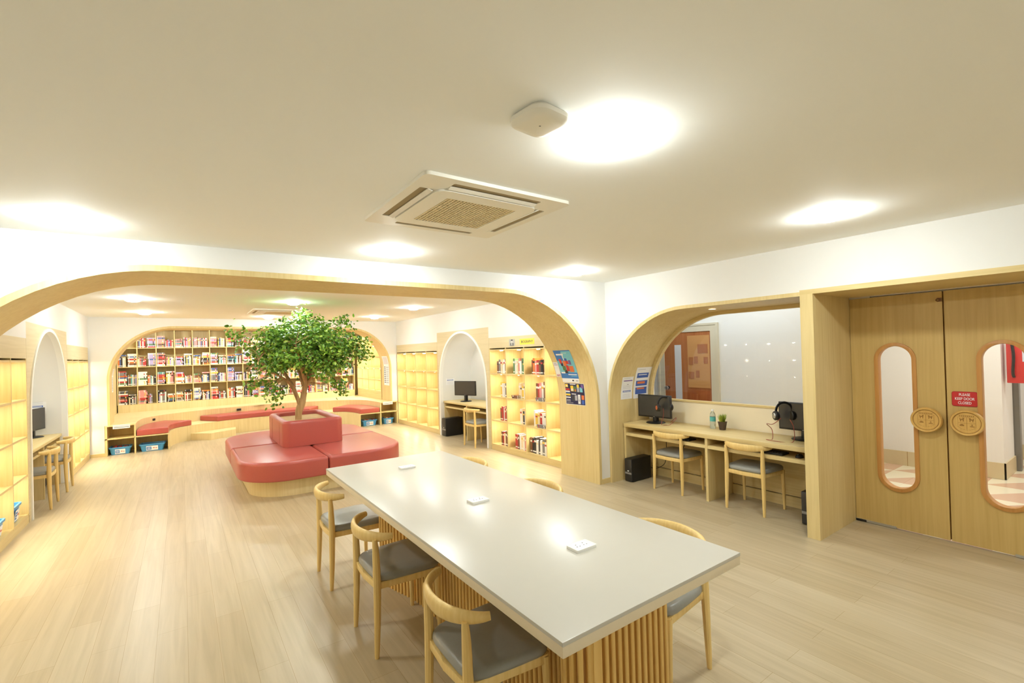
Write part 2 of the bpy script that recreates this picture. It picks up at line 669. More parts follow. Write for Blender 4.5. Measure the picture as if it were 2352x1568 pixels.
# inside of the niche
struct(MB().box(-1.35, -1.20, YB + 0.14, 14.2, 0, H).build('wall_niche_left', M_PALE))
struct(MB().box(4.46, 4.6, YB + 0.14, 14.2, 0, H).build('wall_niche_right', M_PALE))
struct(MB().box(-1.35, 4.6, 14.05, 14.2, 0, H).build('wall_niche_back', M_PALE))
struct(MB().box(-1.35, 4.6, YB + 0.14, 14.2, H - 0.03, H + 0.06).build('ceiling_niche', M_CEIL))

# ---------------------------------------------------------------- alcove window, hall beyond
struct(MB().prism([(4.04, 1.0)] + [(a, b) for a, b in ALI[1:-2]] + [(YP1, 2.065), (YP1, 1.0)], 'x', XD - 0.004, XD + 0.004).build('window_1', M_GLASS, smooth=0))
GI = [(a - 0.0, b) for a, b in ALI]
ring_o = [(-a, b) for a, b in arch_path(-4.06, -YP1, 2.065, 1.07, 1.0, only='l')]
ring_i = [(-a, b) for a, b in arch_path(-4.02, -YP1, 2.025, 1.03, 1.0, only='l')]
struct(MB().prism(ring_o[:-1] + ring_i[:-1][::-1], 'x', XD - 0.03, XD + 0.03).box(XD - 0.035, XD + 0.03, YP1, 4.06, 0.985, 1.005).build('trim_7', M_OAKY, smooth=30))
struct(MB().box(XD - 0.02, XD + 0.05, YP1, 4.06, 0.0, 0.985).build('wall_alcove', M_CREAM))
XH = 6.6
struct(MB().box(XH, XH + 0.1, 2.33, 6.5, 0, 2.7).box(XH + 0.1, 7.83, 2.36, 2.46, 0, 2.8).build('wall_hall', mat('hall_paint', rgb(226, 230, 228), 0.35, noise=0.01)))
struct(MB().box(XD + 0.1, 7.9, 1.84, 6.5, -0.1, 0.0).build('floor_hall', M_TILE))
struct(MB().box(XD + 0.2, XH + 0.1, 1.84, 6.5, 2.7, 2.8).build('ceiling_hall', M_CEIL))
struct(MB().box(XD + 0.1, XH, 6.4, 6.5, 0, 2.7).build('wall_hall_end', M_WALL))
# hall door
HD0, HD1, HDZ = 4.06, 4.90, 1.90
fr = MB()
fr.box(XH - 0.04, XH, HD0 - 0.12, HD0, 0, HDZ + 0.12).box(XH - 0.04, XH, HD1, HD1 + 0.12, 0, HDZ + 0.12).box(XH - 0.04, XH, HD0, HD1, HDZ, HDZ + 0.12)
fr.box(XH - 0.046, XH, HD0 - 0.122, HD0 - 0.09, 0, HDZ + 0.121).box(XH - 0.055, XH, HD1 + 0.09, HD1 + 0.122, 0, HDZ + 0.121).box(XH - 0.047, XH, HD0 - 0.09, HD1 + 0.09, HDZ + 0.09, HDZ + 0.122)
d3 = struct(MB().box(XH - 0.03, XH - 0.002, HD0, HD1, 0, HDZ).build('door_3', wood('hall_door_brown', rgb(176, 112, 68), rgb(160, 96, 54), 'z')))
fr.build('door_frame', mat('sage_frame_paint', rgb(208, 204, 182), 0.45, noise=0.02), d3, smooth=0)
MB().box(XH - 0.034, XH - 0.028, HD0 + 0.52, HD0 + 0.64, 0.35, 1.70).build('glass_slot', mat('slot_pane', rgb(214, 220, 226), 0.15), d3, label='narrow pale glass slot')
nb = MB().box(XH - 0.036, XH - 0.028, HD0 + 0.02, HD0 + 0.40, 1.02, HDZ - 0.06)
nb.build('pinboard_pane', mat('amber_pane', rgb(200, 150, 96), 0.2, noise=0.03), d3)
pp = MB()
for (a, b, c, d) in ((.30, .38, 1.38, 1.50), (.22, .285, 1.40, 1.51), (.05, .12, 1.40, 1.50), (.29, .39, 1.16, 1.27), (.2, .26, 1.18, 1.29), (.05, .22, 1.56, 1.70)):
    pp.box(XH - 0.04, XH - 0.036, HD0 + a, HD0 + b, c, d)
pp.build('pinned_paper', mat('amber_paper', rgb(168, 104, 62), 0.5, noise=0.2, nscale=50), d3)
MB().lathe([(0.001, -0.075), (0.03, -0.07), (0.034, -0.05), (0.014, -0.03), (0.014, 0.0), (0.03, 0.0)], (XH - 0.03, HD1 - 0.06, 1.0), 16, axis='x').build('door_knob', M_SILV, d3)
cb = MB().box(XH - 0.037, XH - 0.028, HD0 + 0.02, HD0 + 0.42, 0.06, 0.98)
for k in range(2):
    cb.box(XH - 0.043, XH - 0.037, HD0 + 0.05 + k * 0.18, HD0 + 0.20 + k * 0.18, 0.5, 0.92)
cb.build('lower_panel', wood('hall_panel_brown', rgb(164, 92, 46), rgb(150, 80, 38), 'z'), d3, bevel=0.003)
# tall papers on the hall wall beside that door
t = MB().box(XH - 0.006, XH - 0.001, 5.06, 5.22, 1.30, 1.66)
for i in range(14):
    t.box(XH - 0.008, XH - 0.006, 5.08 + 0.02 * (i % 3), 5.12 + 0.03 * (i % 4), 1.32 + i * 0.023, 1.332 + i * 0.023, 1)
tag(t.build('notice', [M_PAPER, M_DARK], smooth=0), 'white notice with dark marks on the hall wall left of brown door', 'notice')

# ---------------------------------------------------------------- corridor beyond the entrance doors
M_CORW = mat('corridor_paint', rgb(238, 237, 232), 0.5, noise=0.01)
M_SKT = mat('beige_skirting_tile', rgb(214, 198, 158), 0.35, noise=0.04, nscale=12)
XC = 7.83
struct(MB().box(XD + 0.02, 12.6, -3.2, 1.84, -0.1, -0.002).build('floor_corridor', M_TILE))
struct(MB().box(XC, 8.45, 1.155, 2.46, 0, 2.8).build('wall_corridor', M_CORW))
struct(MB().box(9.4, 9.5, -3.0, 1.5, 0, 2.8).build('wall_corridor_far', M_CORW))
struct(MB().box(XD + 0.3, 9.5, -3.2, -3.1, 0, 2.8).build('wall_corridor_end', M_CORW))
struct(MB().box(XD + 0.2, 9.5, -3.2, 4.2, 2.8, 2.9).build('ceiling_corridor', M_CEIL))
sk = MB().box(XC - 0.015, XC, 1.14, 2.36, 0, 0.19).box(XC - 0.015, 8.45, 1.14, 1.155, 0, 0.19).box(9.385, 9.4, -3.0, 1.5, 0, 0.19)
for y in (1.45, 1.75, 2.05):
    sk.box(XC - 0.0165, XC - 0.015, y, y + 0.004, 0, 0.19, 1)
struct(sk.build('baseboard_corridor', [M_SKT, M_ENGR], smooth=0))
struct(MB().box(8.46, 8.56, 1.10, 1.20, 0, 2.2).build('trim_8', mat('grey_steel_jamb', rgb(128, 128, 124), 0.4, metal=0.4)))
fh = thing('fire_hose_cabinet', 'red fire hose cabinet seen through the right-hand door window', 'fire cabinet', (7.9, 1.02, 1.1))
MB().box(0, 0.18, -0.22, 0.10, 0.03, 0.53).build('body', mat('fire_red', rgb(206, 48, 46), 0.35), fh, bevel=0.008)
MB().box(-0.004, 0.0, -0.21, -0.03, 0.28, 0.42).build('instruction_plate', mat('pale_plate', rgb(206, 212, 224), 0.5), fh, label='pale blue instruction plate')
MB().tube(smooth_path([(-0.03, 0.05, 0.52), (-0.035, 0.035, 0.35), (-0.03, 0.045, 0.16), (-0.01, 0.04, 0.10)]), 0.014, 8).build('hose', M_BLACK, fh)

# ---------------------------------------------------------------- unseen area lights added to light hall and corridor
def fill_light(name, loc, sx, sy, power, col):
    l = bpy.data.lights.new(name, 'AREA')
    l.shape = 'RECTANGLE'
    l.size, l.size_y, l.energy, l.color = sx, sy, power, col
    o = bpy.data.objects.new(name, l)
    COL.objects.link(o)
    o.location = loc


fill_light('hall_fill', (5.95, 3.6, 2.66), 0.6, 2.4, 21, (0.93, 0.97, 1.0))
fill_light('corridor_fill', (6.8, 0.4, 2.76), 0.6, 2.0, 40, (1.0, 0.98, 0.94))
fill_light('corridor_fill_far', (8.9, -0.5, 2.76), 0.5, 1.5, 20, (1.0, 0.98, 0.94))

# ================================================================ CEILING FITTINGS
def downlight(loc, label):
    t_ = thing('downlight', label, 'ceiling light', loc, 0, 'ceiling downlights')
    MB().lathe([(0.098, 0.0), (0.093, -0.003), (0.086, -0.0045)], seg=32, caps=False).build('trim_ring', M_ACW, t_)
    MB().lathe([(0.087, -0.002), (0.087, -0.014), (0.080, -0.030), (0.060, -0.041), (0.03, -0.046), (0.0005, -0.047)], seg=32).build('diffuser', M_LAMP, t_)
    return t_


LZ = H
L0 = downlight((1.41, 1.27, LZ), 'large bright downlight beside the white wireless access point')
for (x, y, lb) in (
        (3.46, 1.27, 'bright downlight nearest the entrance doors on the front ceiling'),
        (-0.52, 3.68, 'downlight above the curving end of the big arch, far from the doors'),
        (1.41, 3.64, 'downlight over the middle of big arch, just behind ceiling air conditioner'),
        (3.43, 3.65, 'downlight near the corner where big arch wall meets the door wall'),
        (-0.50, 7.80, 'rear-room downlight nearer the big arch, on the side with blue tubs'),
        (1.37, 7.55, 'rear-room downlight straight above the potted indoor tree'),
        (3.34, 7.70, 'rear-room downlight before the white computer arch beside lit empty shelves'),
        (-0.48, 9.80, 'rear-room downlight closest to the curved corner of niche with books'),
        (3.34, 9.75, 'rear-room downlight near niche corner above lit empty shelves'),
        (1.41, 10.3, 'rear-room downlight behind second air conditioner, hidden behind tree top')):
    dup(L0, (x, y, LZ), 0, lb)
for (x, y) in ((1.41, 5.85), (3.4, 5.85)):  # extra unseen lamps added to light the rear-room floor
    dup(L0, (x, y, LZ), 0, 'added ceiling downlight, unseen above the big arch')
for x in (1.41, 3.46):  # added out of view to lift the front ceiling
    dup(L0, (x, -1.5, LZ), 0, 'added ceiling downlight, unseen behind the camera')
for x in (-0.6, 0.4, 1.5, 2.6, 3.5):  # hidden lamps added to brighten the niche bookcase
    dup(L0, (x, 12.75, H - 0.03), 0, 'added niche ceiling downlight, unseen behind the niche arch')


def air_con(loc, label):
    t_ = thing('ceiling_air_conditioner', label, 'air conditioner', loc, 0, 'ceiling cassette air conditioners')
    hw = 0.446
    slots = [(-0.27, 0.27, 0.325, 0.395), (-0.27, 0.27, -0.395, -0.325), (0.325, 0.395, -0.27, 0.27), (-0.395, -0.325, -0.27, 0.27)]
    loops = [rrect(-hw, hw, -hw, hw, 0.03)] + [rrect(a, b, c, d, 0.008, 2)[::-1] for a, b, c, d in slots]
    MB().prism(loops, 'z', -0.017, 0.0).build('panel', M_ACW, t_, smooth=30)
    dk = MB()
    for a, b, c, d in slots:
        dk.box(a, b, c, d, -0.012, -0.002)
    dk.build('air_slot', M_ACG, t_, smooth=0)
    for i, (a, b, c, d) in enumerate(slots):
        v = MB()
        if i < 2:
            s_ = 1 if i == 0 else -1
            y0 = 0.335 * s_
            v.add([(a, y0 - 0.008 * s_, -0.026), (b, y0 - 0.008 * s_, -0.026), (b, y0 + 0.018 * s_, -0.018), (a, y0 + 0.018 * s_, -0.018),
                   (a, y0 - 0.008 * s_, -0.022), (b, y0 - 0.008 * s_, -0.022), (b, y0 + 0.018 * s_, -0.014), (a, y0 + 0.018 * s_, -0.014)],
                  [(0, 1, 2, 3), (7, 6, 5, 4), (0, 4, 5, 1), (1, 5, 6, 2), (2, 6, 7, 3), (3, 7, 4, 0)])
        else:
            s_ = 1 if i == 2 else -1
            x0 = 0.335 * s_
            v.add([(x0 - 0.008 * s_, c, -0.026), (x0 - 0.008 * s_, d, -0.026), (x0 + 0.018 * s_, d, -0.018), (x0 + 0.018 * s_, c, -0.018),
                   (x0 - 0.008 * s_, c, -0.022), (x0 - 0.008 * s_, d, -0.022), (x0 + 0.018 * s_, d, -0.014), (x0 + 0.018 * s_, c, -0.014)],
                  [(0, 1, 2, 3), (7, 6, 5, 4), (0, 4, 5, 1), (1, 5, 6, 2), (2, 6, 7, 3), (3, 7, 4, 0)])
        v.build('louvre', M_ACW, t_, smooth=0)
    MB().prism([rrect(-0.318, 0.318, -0.318, 0.318, 0.07), rrect(-0.22, 0.22, -0.22, 0.22, 0.004, 1)[::-1]], 'z', -0.029, -0.016).build('intake_frame', M_ACW, t_, smooth=30)
    g = MB()
    n = 22
    for i in range(n):
        u = -0.22 + 0.44 * (i + 0.5) / n
        g.box(u - 0.0045, u + 0.0045, -0.22, 0.22, -0.028, -0.021)
        g.box(-0.22, 0.22, u - 0.0035, u + 0.0035, -0.026, -0.021)
    g.build('intake_grille', mat('beige_grille', rgb(226, 210, 172), 0.5, noise=0.02), t_, smooth=0)
    MB().box(-0.22, 0.22, -0.22, 0.22, -0.0212, -0.0175).build('filter', M_ACG, t_, smooth=0)
    return t_


A0 = air_con((1.3675, 2.3945, H), 'white ceiling cassette air conditioner over the long white table')
dup(A0, (1.42, 9.15, H), 0, 'ceiling cassette air conditioner behind the tree top in rear room')

ap = thing('wireless_access_point', 'white rounded square wireless access point beside the large bright downlight', 'access point', (1.06, 1.29, H), radians(6))
ol = rrect(-0.09, 0.09, -0.09, 0.09, 0.05, 8)
lo = []
for k, (d, z) in enumerate(((0.012, 0.0), (0.0, -0.012), (0.0, -0.026), (0.008, -0.034), (0.03, -0.038))):
    lo.append([(p[0], p[1], z) for p in inset(ol, d)])
MB().loft(lo).build('cover', M_ACW, ap)
MB().lathe([(0.004, -0.0385), (0.003, -0.0395)], seg=12).build('status_light', M_GREY, ap)

# ================================================================ LIT BOOKCASES
ROWZ = [0.10, 0.515, 0.915, 1.310, 1.715]


def bookcase(name, label, side, y0, y1, cols, ztop, lights=True, rowz=ROWZ, depth=0.32, xf=None, group=None, plinth=True):
    """open cubby bookcase whose front faces the room. side=+1: front at x=xf looking to -x"""
    t_ = thing(name, label, 'bookcase', (0, 0, 0), 0, group)
    s = side
    xb = xf + s * depth
    T = 0.022
    mb = MB()
    mb.box(xb - s * 0.012, xb, y0, y1, rowz[0] - 0.02, rowz[-1] + 0.02)
    mb.build('back_panel', M_OAK, t_)
    if plinth is not False:
        MB().box(xf + s * 0.004, xb, y0, y1, 0.0 if plinth is True else plinth, rowz[0] - 0.02).build('plinth', M_OAKY, t_)
    ed = [y0 + (y1 - y0) * i / cols for i in range(cols + 1)]
    for i, y in enumerate(ed):
        a, b = y - T / 2, y + T / 2
        if i == 0:
            a, b = y0, y0 + T
        if i == cols:
            a, b = y1 - T, y1
        MB().box(xf, xb - s * 0.012, a, b, rowz[0] - 0.02, rowz[-1] + 0.02).build('upright', M_OAK, t_)
    for k, z in enumerate(rowz):
        MB().box(xf + s * 0.003, xb - s * 0.012, y0 + T, y1 - T, z - 0.02, z).build('shelf', M_OAKY, t_)
    if ztop:
        MB().box(xf, xf + s * 0.03, y0, y1, rowz[-1] + 0.02, ztop).box(xf + s * 0.03, xb, y0, y1, ztop - 0.02, ztop - 0.001).build('fascia', M_FASC, t_)
    if lights:
        for k in range(len(rowz) - 1):
            for i in range(cols):
                yc = (ed[i] + ed[i + 1]) / 2
                MB().lathe([(0.026, 0.0), (0.024, -0.006), (0.0005, -0.007)], (xf + s * 0.09, yc, rowz[k + 1] - 0.02), 14).build('shelf_light', M_PUCK, t_)
    return t_, ed


bookcase('bookcase', 'lit bookcase with books and yellow sign beside the big arch pier', 1, 4.82, 6.83, 4, 1.915, xf=XR)
bookcase('bookcase', 'lit empty bookcase between the single-chair arch bay and reading niche', 1, 8.84, 11.08, 4, 1.915, xf=XR)
bookcase('bookcase', 'lit bookcase at left edge holding blue tubs on its bottom shelf', -1, 4.82, 7.04, 4, 1.95, xf=XL)
bookcase('bookcase', 'narrow-looking lit empty bookcase beside left niche corner and bench', -1, 9.20, 11.06, 4, 1.95, xf=XL)
# lit case on the side of the niche
bookcase('bookcase', 'lit empty shelves on the side wall inside the reading niche', 1, 11.72, 13.68, 4, None, xf=4.14,
         rowz=[0.76, 1.055, 1.355, 1.655, 1.955, 2.25], plinth=0.545)

# ================================================================ WHITE ARCHED COMPUTER BAYS
def bay(side, xf, yc, y0, y1, ztop, label):
    """side +1 recess goes to +x"""
    s = side
    t_ = thing('arched_desk_bay', label, 'desk bay')
    hw = (y1 - y0) / 2 - 0.075
    po = ellipse_arch(yc, hw, ztop - 0.015, 1.05, 0.0, pw=0.92)
    pi_ = ellipse_arch(yc, hw - 0.045, ztop - 0.055, 1.05, 0.0, pw=0.92)
    MB().prism([(y0, 0), (y0, ztop), (y1, ztop), (y1, 0)] + po[::-1], 'x', xf, xf + s * 0.04).build('surround', M_FASC, t_, smooth=30)
    MB().prism(po + pi_[::-1], 'x', xf - s * 0.012, xf + s * 0.05).build('arch_trim', M_TRIMW, t_, smooth=30)
    pw_ = ellipse_arch(yc, hw - 0.03, ztop - 0.04, 1.05, 0.0, pw=0.92)
    MB().prism(pi_[1:-1] + pw_[1:-1][::-1], 'x', xf + s * 0.05, xf + s * 0.72).box(xf + s * 0.05, xf + s * 0.72, yc - hw + 0.025, yc - hw + 0.045, 0, 1.06).box(
        xf + s * 0.05, xf + s * 0.72, yc + hw - 0.045, yc + hw - 0.025, 0, 1.06).build('recess_lining', M_WALL, t_, smooth=30)
    MB().prism(pw_, 'x', xf + s * 0.70, xf + s * 0.73).build('recess_back', M_WALL, t_, smooth=0)
    MB().lathe([(0.045, 0.0), (0.043, -0.010), (0.0005, -0.013)], (xf + s * 0.40, yc, ztop - 0.058), 20).build('recess_light', M_LAMP, t_)
    return hw - 0.047


def desk(side, xf, y0, y1, ydiv, label, ztop=0.70):
    s = side
    t_ = thing('computer_desk', label, 'desk')
    xb = xf + s * 0.62
    MB().box(xf, xb, y0, y1, ztop - 0.035, ztop).build('desktop', M_OAKY, t_, bevel=0.002)
    for y in (y0, ydiv - 0.0125, y1 - 0.025):
        MB().box(xf + s * 0.02, xb - s * 0.02, y, y + 0.025, 0.0, ztop - 0.035).build('side_panel', M_OAK, t_)
    MB().box(xf + s * 0.03, xb - s * 0.2, y0 + 0.025, ydiv - 0.0125, 0.565, 0.595).build('keyboard_shelf', M_OAKY, t_)
    MB().box(xf + s * 0.03, xb - s * 0.2, ydiv + 0.0125, y1 - 0.025, 0.565, 0.595).build('keyboard_shelf', M_OAKY, t_)
    MB().box(xb - s * 0.05, xb - s * 0.03, y0 + 0.025, ydiv - 0.0125, 0.0, 0.56).box(xb - s * 0.05, xb - s * 0.03, ydiv + 0.0125, y1 - 0.025, 0.0, 0.56).build('modesty_panel', M_OAKY, t_)
    return t_


YR0, YR1 = 6.835, 8.835
hwR = bay(1, XR, 7.84, YR0, YR1, 2.105, 'white-trimmed pointed arch bay with one monitor, between lit bookcases')
desk(1, XR + 0.05, 7.84 - hwR, 7.84 + hwR, 7.80, 'pale oak desk in white arch bay facing the tree with one chair')
YL0, YL1 = 7.045, 9.195
hwL = bay(-1, XL, 8.12, YL0, YL1, 2.13, 'white-trimmed arch bay at left with two chairs pushed in')
desk(-1, XL - 0.05, 8.12 - hwL, 8.12 + hwL, 8.14, 'pale oak desk inside the left arch bay behind two chairs')

# ================================================================ ALCOVE DESK
t = thing('computer_desk', 'long oak desk below the hall window with two monitors and plant', 'desk')
MB().box(4.55, XD - 0.03, YP1 + 0.005, 4.045, 0.675, 0.72).build('desktop', M_OAKY, t, bevel=0.002)
for y in (4.02, 2.895, YP1 + 0.005):
    MB().box(4.56, XD - 0.03, y, y + 0.028, 0.0, 0.675).build('side_panel', M_OAK, t)
MB().box(4.565, 4.9, YP1 + 0.035, 2.895, 0.565, 0.60).build('keyboard_shelf', M_OAKY, t)
MB().box(4.565, 4.9, 2.925, 4.02, 0.565, 0.60).build('keyboard_shelf', M_OAKY, t)
mp_ = MB()
for a, b in ((YP1 + 0.035, 2.895), (2.925, 4.02)):
    mp_.box(XD - 0.06, XD - 0.04, a, b, 0.115, 0.675).box(XD - 0.065, XD - 0.04, a, b, 0.0, 0.105)
mp_.build('modesty_panel', M_OAKY, t)

# recessed soffit light of the alcove
sl = thing('recessed_spotlight', 'small recessed light under the curved oak alcove soffit', 'ceiling light', (4.68, 2.86, 2.064))
MB().lathe([(0.042, 0.0), (0.045, -0.004), (0.036, -0.006), (0.034, 0.0)], seg=24, caps=False).build('trim_ring', M_ACW, sl)
MB().lathe([(0.034, -0.001), (0.0005, -0.003)], seg=24).build('diffuser', mat('soft_lens', (1, 0.93, 0.8, 1), 0.5, emit=12), sl)

# ================================================================ ENTRANCE DOORS
def entrance_door(n, y0, y1, hinge_high):
    wc = (y0 + y1) / 2
    win = pill(wc - 0.123, wc + 0.123, 0.36, 1.618)
    d = struct(MB().prism([[(y0, 0.012), (y1, 0.012), (y1, 2.058), (y0, 2.058)], win[::-1]], 'x', XD, XD + 0.045).build('door_%d' % n, M_DOOR, smooth=30))
    ro = pill(wc - 0.148, wc + 0.148, 0.335, 1.643)
    MB().prism([ro, pill(wc - 0.118, wc + 0.118, 0.365, 1.613)[::-1]], 'x', XD - 0.014, XD + 0.059).build('window_ring', M_RING, d, bevel=0.004, smooth=40)
    MB().prism(pill(wc - 0.121, wc + 0.121, 0.362, 1.616), 'x', XD + 0.02, XD + 0.025).build('pane', M_GLASS, d, smooth=0)
    yh = y1 if hinge_high else y0
    sg = -1 if hinge_high else 1
    MB().box(XD - 0.006, XD + 0.05, yh, yh + sg * 0.30, 0.004, 0.024).box(XD - 0.007, XD + 0.05, yh, yh + sg * 0.08, 0.003, 0.022, 1).build('bottom_fitting', [M_SILV, M_BLACK], d, smooth=0)
    MB().box(XD - 0.004, XD + 0.05, yh, yh + sg * 0.16, 2.056, 2.068).build('top_fitting', M_SILV, d, smooth=0)
    return d, wc


D1, c1 = entrance_door(1, 1.078, 1.732, True)
D2, c2 = entrance_door(2, 0.41, 1.068, False)
struct(MB().box(XD + 0.03, XD + 0.044, 1.066, 1.08, 0.015, 2.056).build('trim_gap_block', M_ENGR, smooth=0))  # dark strip added behind the door gap to stop light showing through
struct(MB().box(XD + 0.0, XD + 0.06, REC0, 0.40, 0.0, 2.07).build('trim_9', M_DOOR))
struct(MB().box(XD + 0.03, XD + 0.1, -1.5, YP1, 2.06, 2.8).box(XD + 0.05, XD + 0.1, YP1, 6.5, 2.06, 2.8).box(XD + 0.05, XD + 0.1, 4.06, 6.5, 0, 2.8).box(
    XD + 0.05, XD + 0.1, -3.1, REC0, 0, 2.8).build('wall_right_lintel', M_WALL))
struct(MB().box(XD - 0.005, XD + 0.05, 0.41, 1.732, 2.066, 2.075).build('trim_10', mat('pale_metal_strip', rgb(214, 200, 176), 0.4, metal=0.3)))


def plaque(parent, yc, zc):
    b = MB()
    X0 = XD - 0.055
    b.lathe([(0.001, 0.0), (0.100, 0.0), (0.103, 0.006), (0.103, 0.020), (0.098, 0.026), (0.001, 0.026)], (X0, yc, zc), 48, axis='x')
    p = b.build('handle_plaque', M_PLAQ, parent, smooth=30)
    MB().lathe([(0.084, 0.0), (0.087, -0.010), (0.098, -0.012), (0.103, 0.002), (0.084, 0.0)], (X0, yc, zc), 48, axis='x', caps=False).build('raised_rim', M_PLAQ, p, smooth=30)
    st = MB()
    st.lathe([(0.022, 0.026), (0.022, 0.056)], (X0, yc, zc), 16, axis='x')
    st.build('standoff', M_SILV, p)
    e = MB()
    e.lathe([(0.0805, -0.0008), (0.0842, -0.0008)], (X0, yc, zc), 48, axis='x', caps=False)
    xa, xb_ = X0 - 0.0012, X0

    def q(u0, u1, v0, v1):
        e.box(xa, xb_, yc - u0, yc - u1, zc + v0, zc + v1)
    for k in range(8):                                    # banner of small letters above the shield
        q(-0.045 + k * 0.0115, -0.038 + k * 0.0115, 0.049, 0.057)
    q(-0.052, 0.052, 0.043, 0.0445)
    q(-0.052, 0.052, 0.060, 0.0612)
    q(-0.001, 0.001, -0.05, 0.043)
    q(-0.05, 0.05, -0.003, -0.0015)
    q(-0.052, -0.0508, -0.03, 0.043)
    q(0.0508, 0.052, -0.03, 0.043)
    for sx in (-1, 1):                                    # two beasts in the upper quarters
        for (u, v, a, h_) in ((0.016, 0.022, 0.024, 0.009), (0.014, 0.030, 0.010, 0.009), (0.017, 0.010, 0.005, 0.012), (0.033, 0.010, 0.005, 0.012), (0.038, 0.024, 0.004, 0.013)):
            q(sx * u, sx * (u + a), v, v + h_)
    q(-0.042, -0.016, -0.026, -0.016)                      # open book and ship in the lower quarters
    q(-0.036, -0.022, -0.016, -0.011)
    q(0.018, 0.044, -0.030, -0.024)
    q(0.029, 0.032, -0.024, -0.008)
    q(0.024, 0.037, -0.017, -0.014)
    for k in range(9):                                    # rounded foot of the shield
        a = pi + pi * (k + 0.5) / 9
        q(0.05 * cos(a) - 0.006, 0.05 * cos(a) + 0.006, -0.03 + 0.026 * sin(a), -0.0285 + 0.026 * sin(a))
    e.build('engraving', M_ENGR, p, smooth=0)


plaque(D1, 1.194, 0.993)
plaque(D2, 0.945, 0.993)
lt = MB()
lt.tube(smooth_path([(XD - 0.012, 1.115, 1.985), (XD - 0.014, 1.10, 2.0), (XD - 0.014, 1.085, 1.985), (XD - 0.014, 1.10, 1.974), (XD - 0.012, 1.115, 1.985)]), 0.0035, 6)
lt.box(XD - 0.014, XD, 1.08, 1.098, 1.972, 2.002)
lt.build('door_clasp', mat('bronze', rgb(120, 82, 56), 0.35, metal=0.6), D1)

sg = thing('door_sign', 'red PLEASE KEEP DOOR CLOSED sign above the right round handle', 'sign', (XD, 0.962, 1.177))
MB().prism(rrect(-0.075, 0.075, -0.0575, 0.0575, 0.014), 'x', -0.004, 0.0).build('sign_plate', mat('sign_red', rgb(196, 40, 40), 0.4), sg, smooth=0)
MB().prism([rrect(-0.077, 0.077, -0.0595, 0.0595, 0.016), rrect(-0.074, 0.074, -0.0565, 0.0565, 0.013)[::-1]], 'x', -0.0045, 0.0).build('sign_edge', mat('sign_dark_red', rgb(150, 26, 30), 0.4), sg, smooth=0)
tx = text_mb(['PLEASE', 'KEEP DOOR', 'CLOSED'], 0.029, 1.13, 0.0003)
tx.xform(face_minus_x(-0.0048, 0, 0.002) @ Matrix.Diagonal((0.74, 1, 1, 1))).build('lettering', M_PAPER, sg, smooth=0, label='white capital lettering')

# ================================================================ CHAIRS
def make_chair(loc, rz, label, group):
    t_ = thing('dining_chair', label, 'chair', loc, rz, group)
    # rear legs rise to the curved rail, swelling at the seat
    for s in (-1, 1):
        pts = [(-0.012, s * 0.190, 0.0), (-0.004, s * 0.188, 0.20), (0.0, s * 0.185, 0.38), (0.0, s * 0.183, 0.46), (-0.003, s * 0.184, 0.58), (-0.008, s * 0.186, 0.645)]
        MB().tube(smooth_path(pts, 4), [0.012 + 0.009 * sin(pi * min(1, i / 20.0 * 1.0)) ** 0.8 for i in range(21)], 10).build('leg', M_CHAIR, t_)
    for s in (-1, 1):
        pts = [(0.362, s * 0.205, 0.0), (0.358, s * 0.203, 0.2), (0.352, s * 0.200, 0.395)]
        MB().tube(smooth_path(pts, 5), [0.012 + 0.008 * (i / 10.0) for i in range(11)], 10).build('leg', M_CHAIR, t_)
    # seat frame
    fo = [(-0.005, -0.178), (0.02, -0.185), (0.355, -0.212), (0.372, -0.20), (0.375, 0.0), (0.372, 0.20), (0.355, 0.212), (0.02, 0.185), (-0.005, 0.178), (-0.018, 0.0)]
    fi = inset(ccw(fo), 0.03)
    MB().prism([ccw(fo), fi[::-1]], 'z', 0.365, 0.402).build('seat_frame', M_CHAIR, t_, bevel=0.004)
    # cushion
    n = 28
    cu = []
    for i in range(n):
        a = 2 * pi * i / n
        c_, s_ = cos(a), sin(a)
        px = (abs(c_) ** 0.38) * (1 if c_ >= 0 else -1)
        py = (abs(s_) ** 0.38) * (1 if s_ >= 0 else -1)
        x = 0.19 + 0.198 * px
        cu.append((x, py * (0.200 + 0.03 * (x / 0.39))))
    mb = MB()
    pillow(mb, cu, 0.402, 0.448, 0.028, crown=0.008)
    mb.build('seat_cushion', M_SEAT, t_, smooth=60)
    # curved top rail with horn-like ends
    pts, ra, rb = [], [], []
    N = 24
    for i in range(N + 1):
        u = -1 + 2 * i / N
        a = u * 1.32
        x = -0.052 + 0.130 * (1 - cos(a)) / (1 - cos(1.32))
        y = 0.230 * sin(a) / sin(1.32)
        z = 0.650 + 0.010 * abs(u) ** 2
        pts.append((x, y, z))
        k = max(0.0, 1 - abs(u) ** 1.8)
        ra.append(0.0135 + 0.004 * k)
        rb.append(0.0165 + 0.020 * k)
    mb = MB()
    mb.tube(pts, ra, 12, ry=rb)
    mb.build('back_rail', M_CHAIR, t_, smooth=60)
    return t_


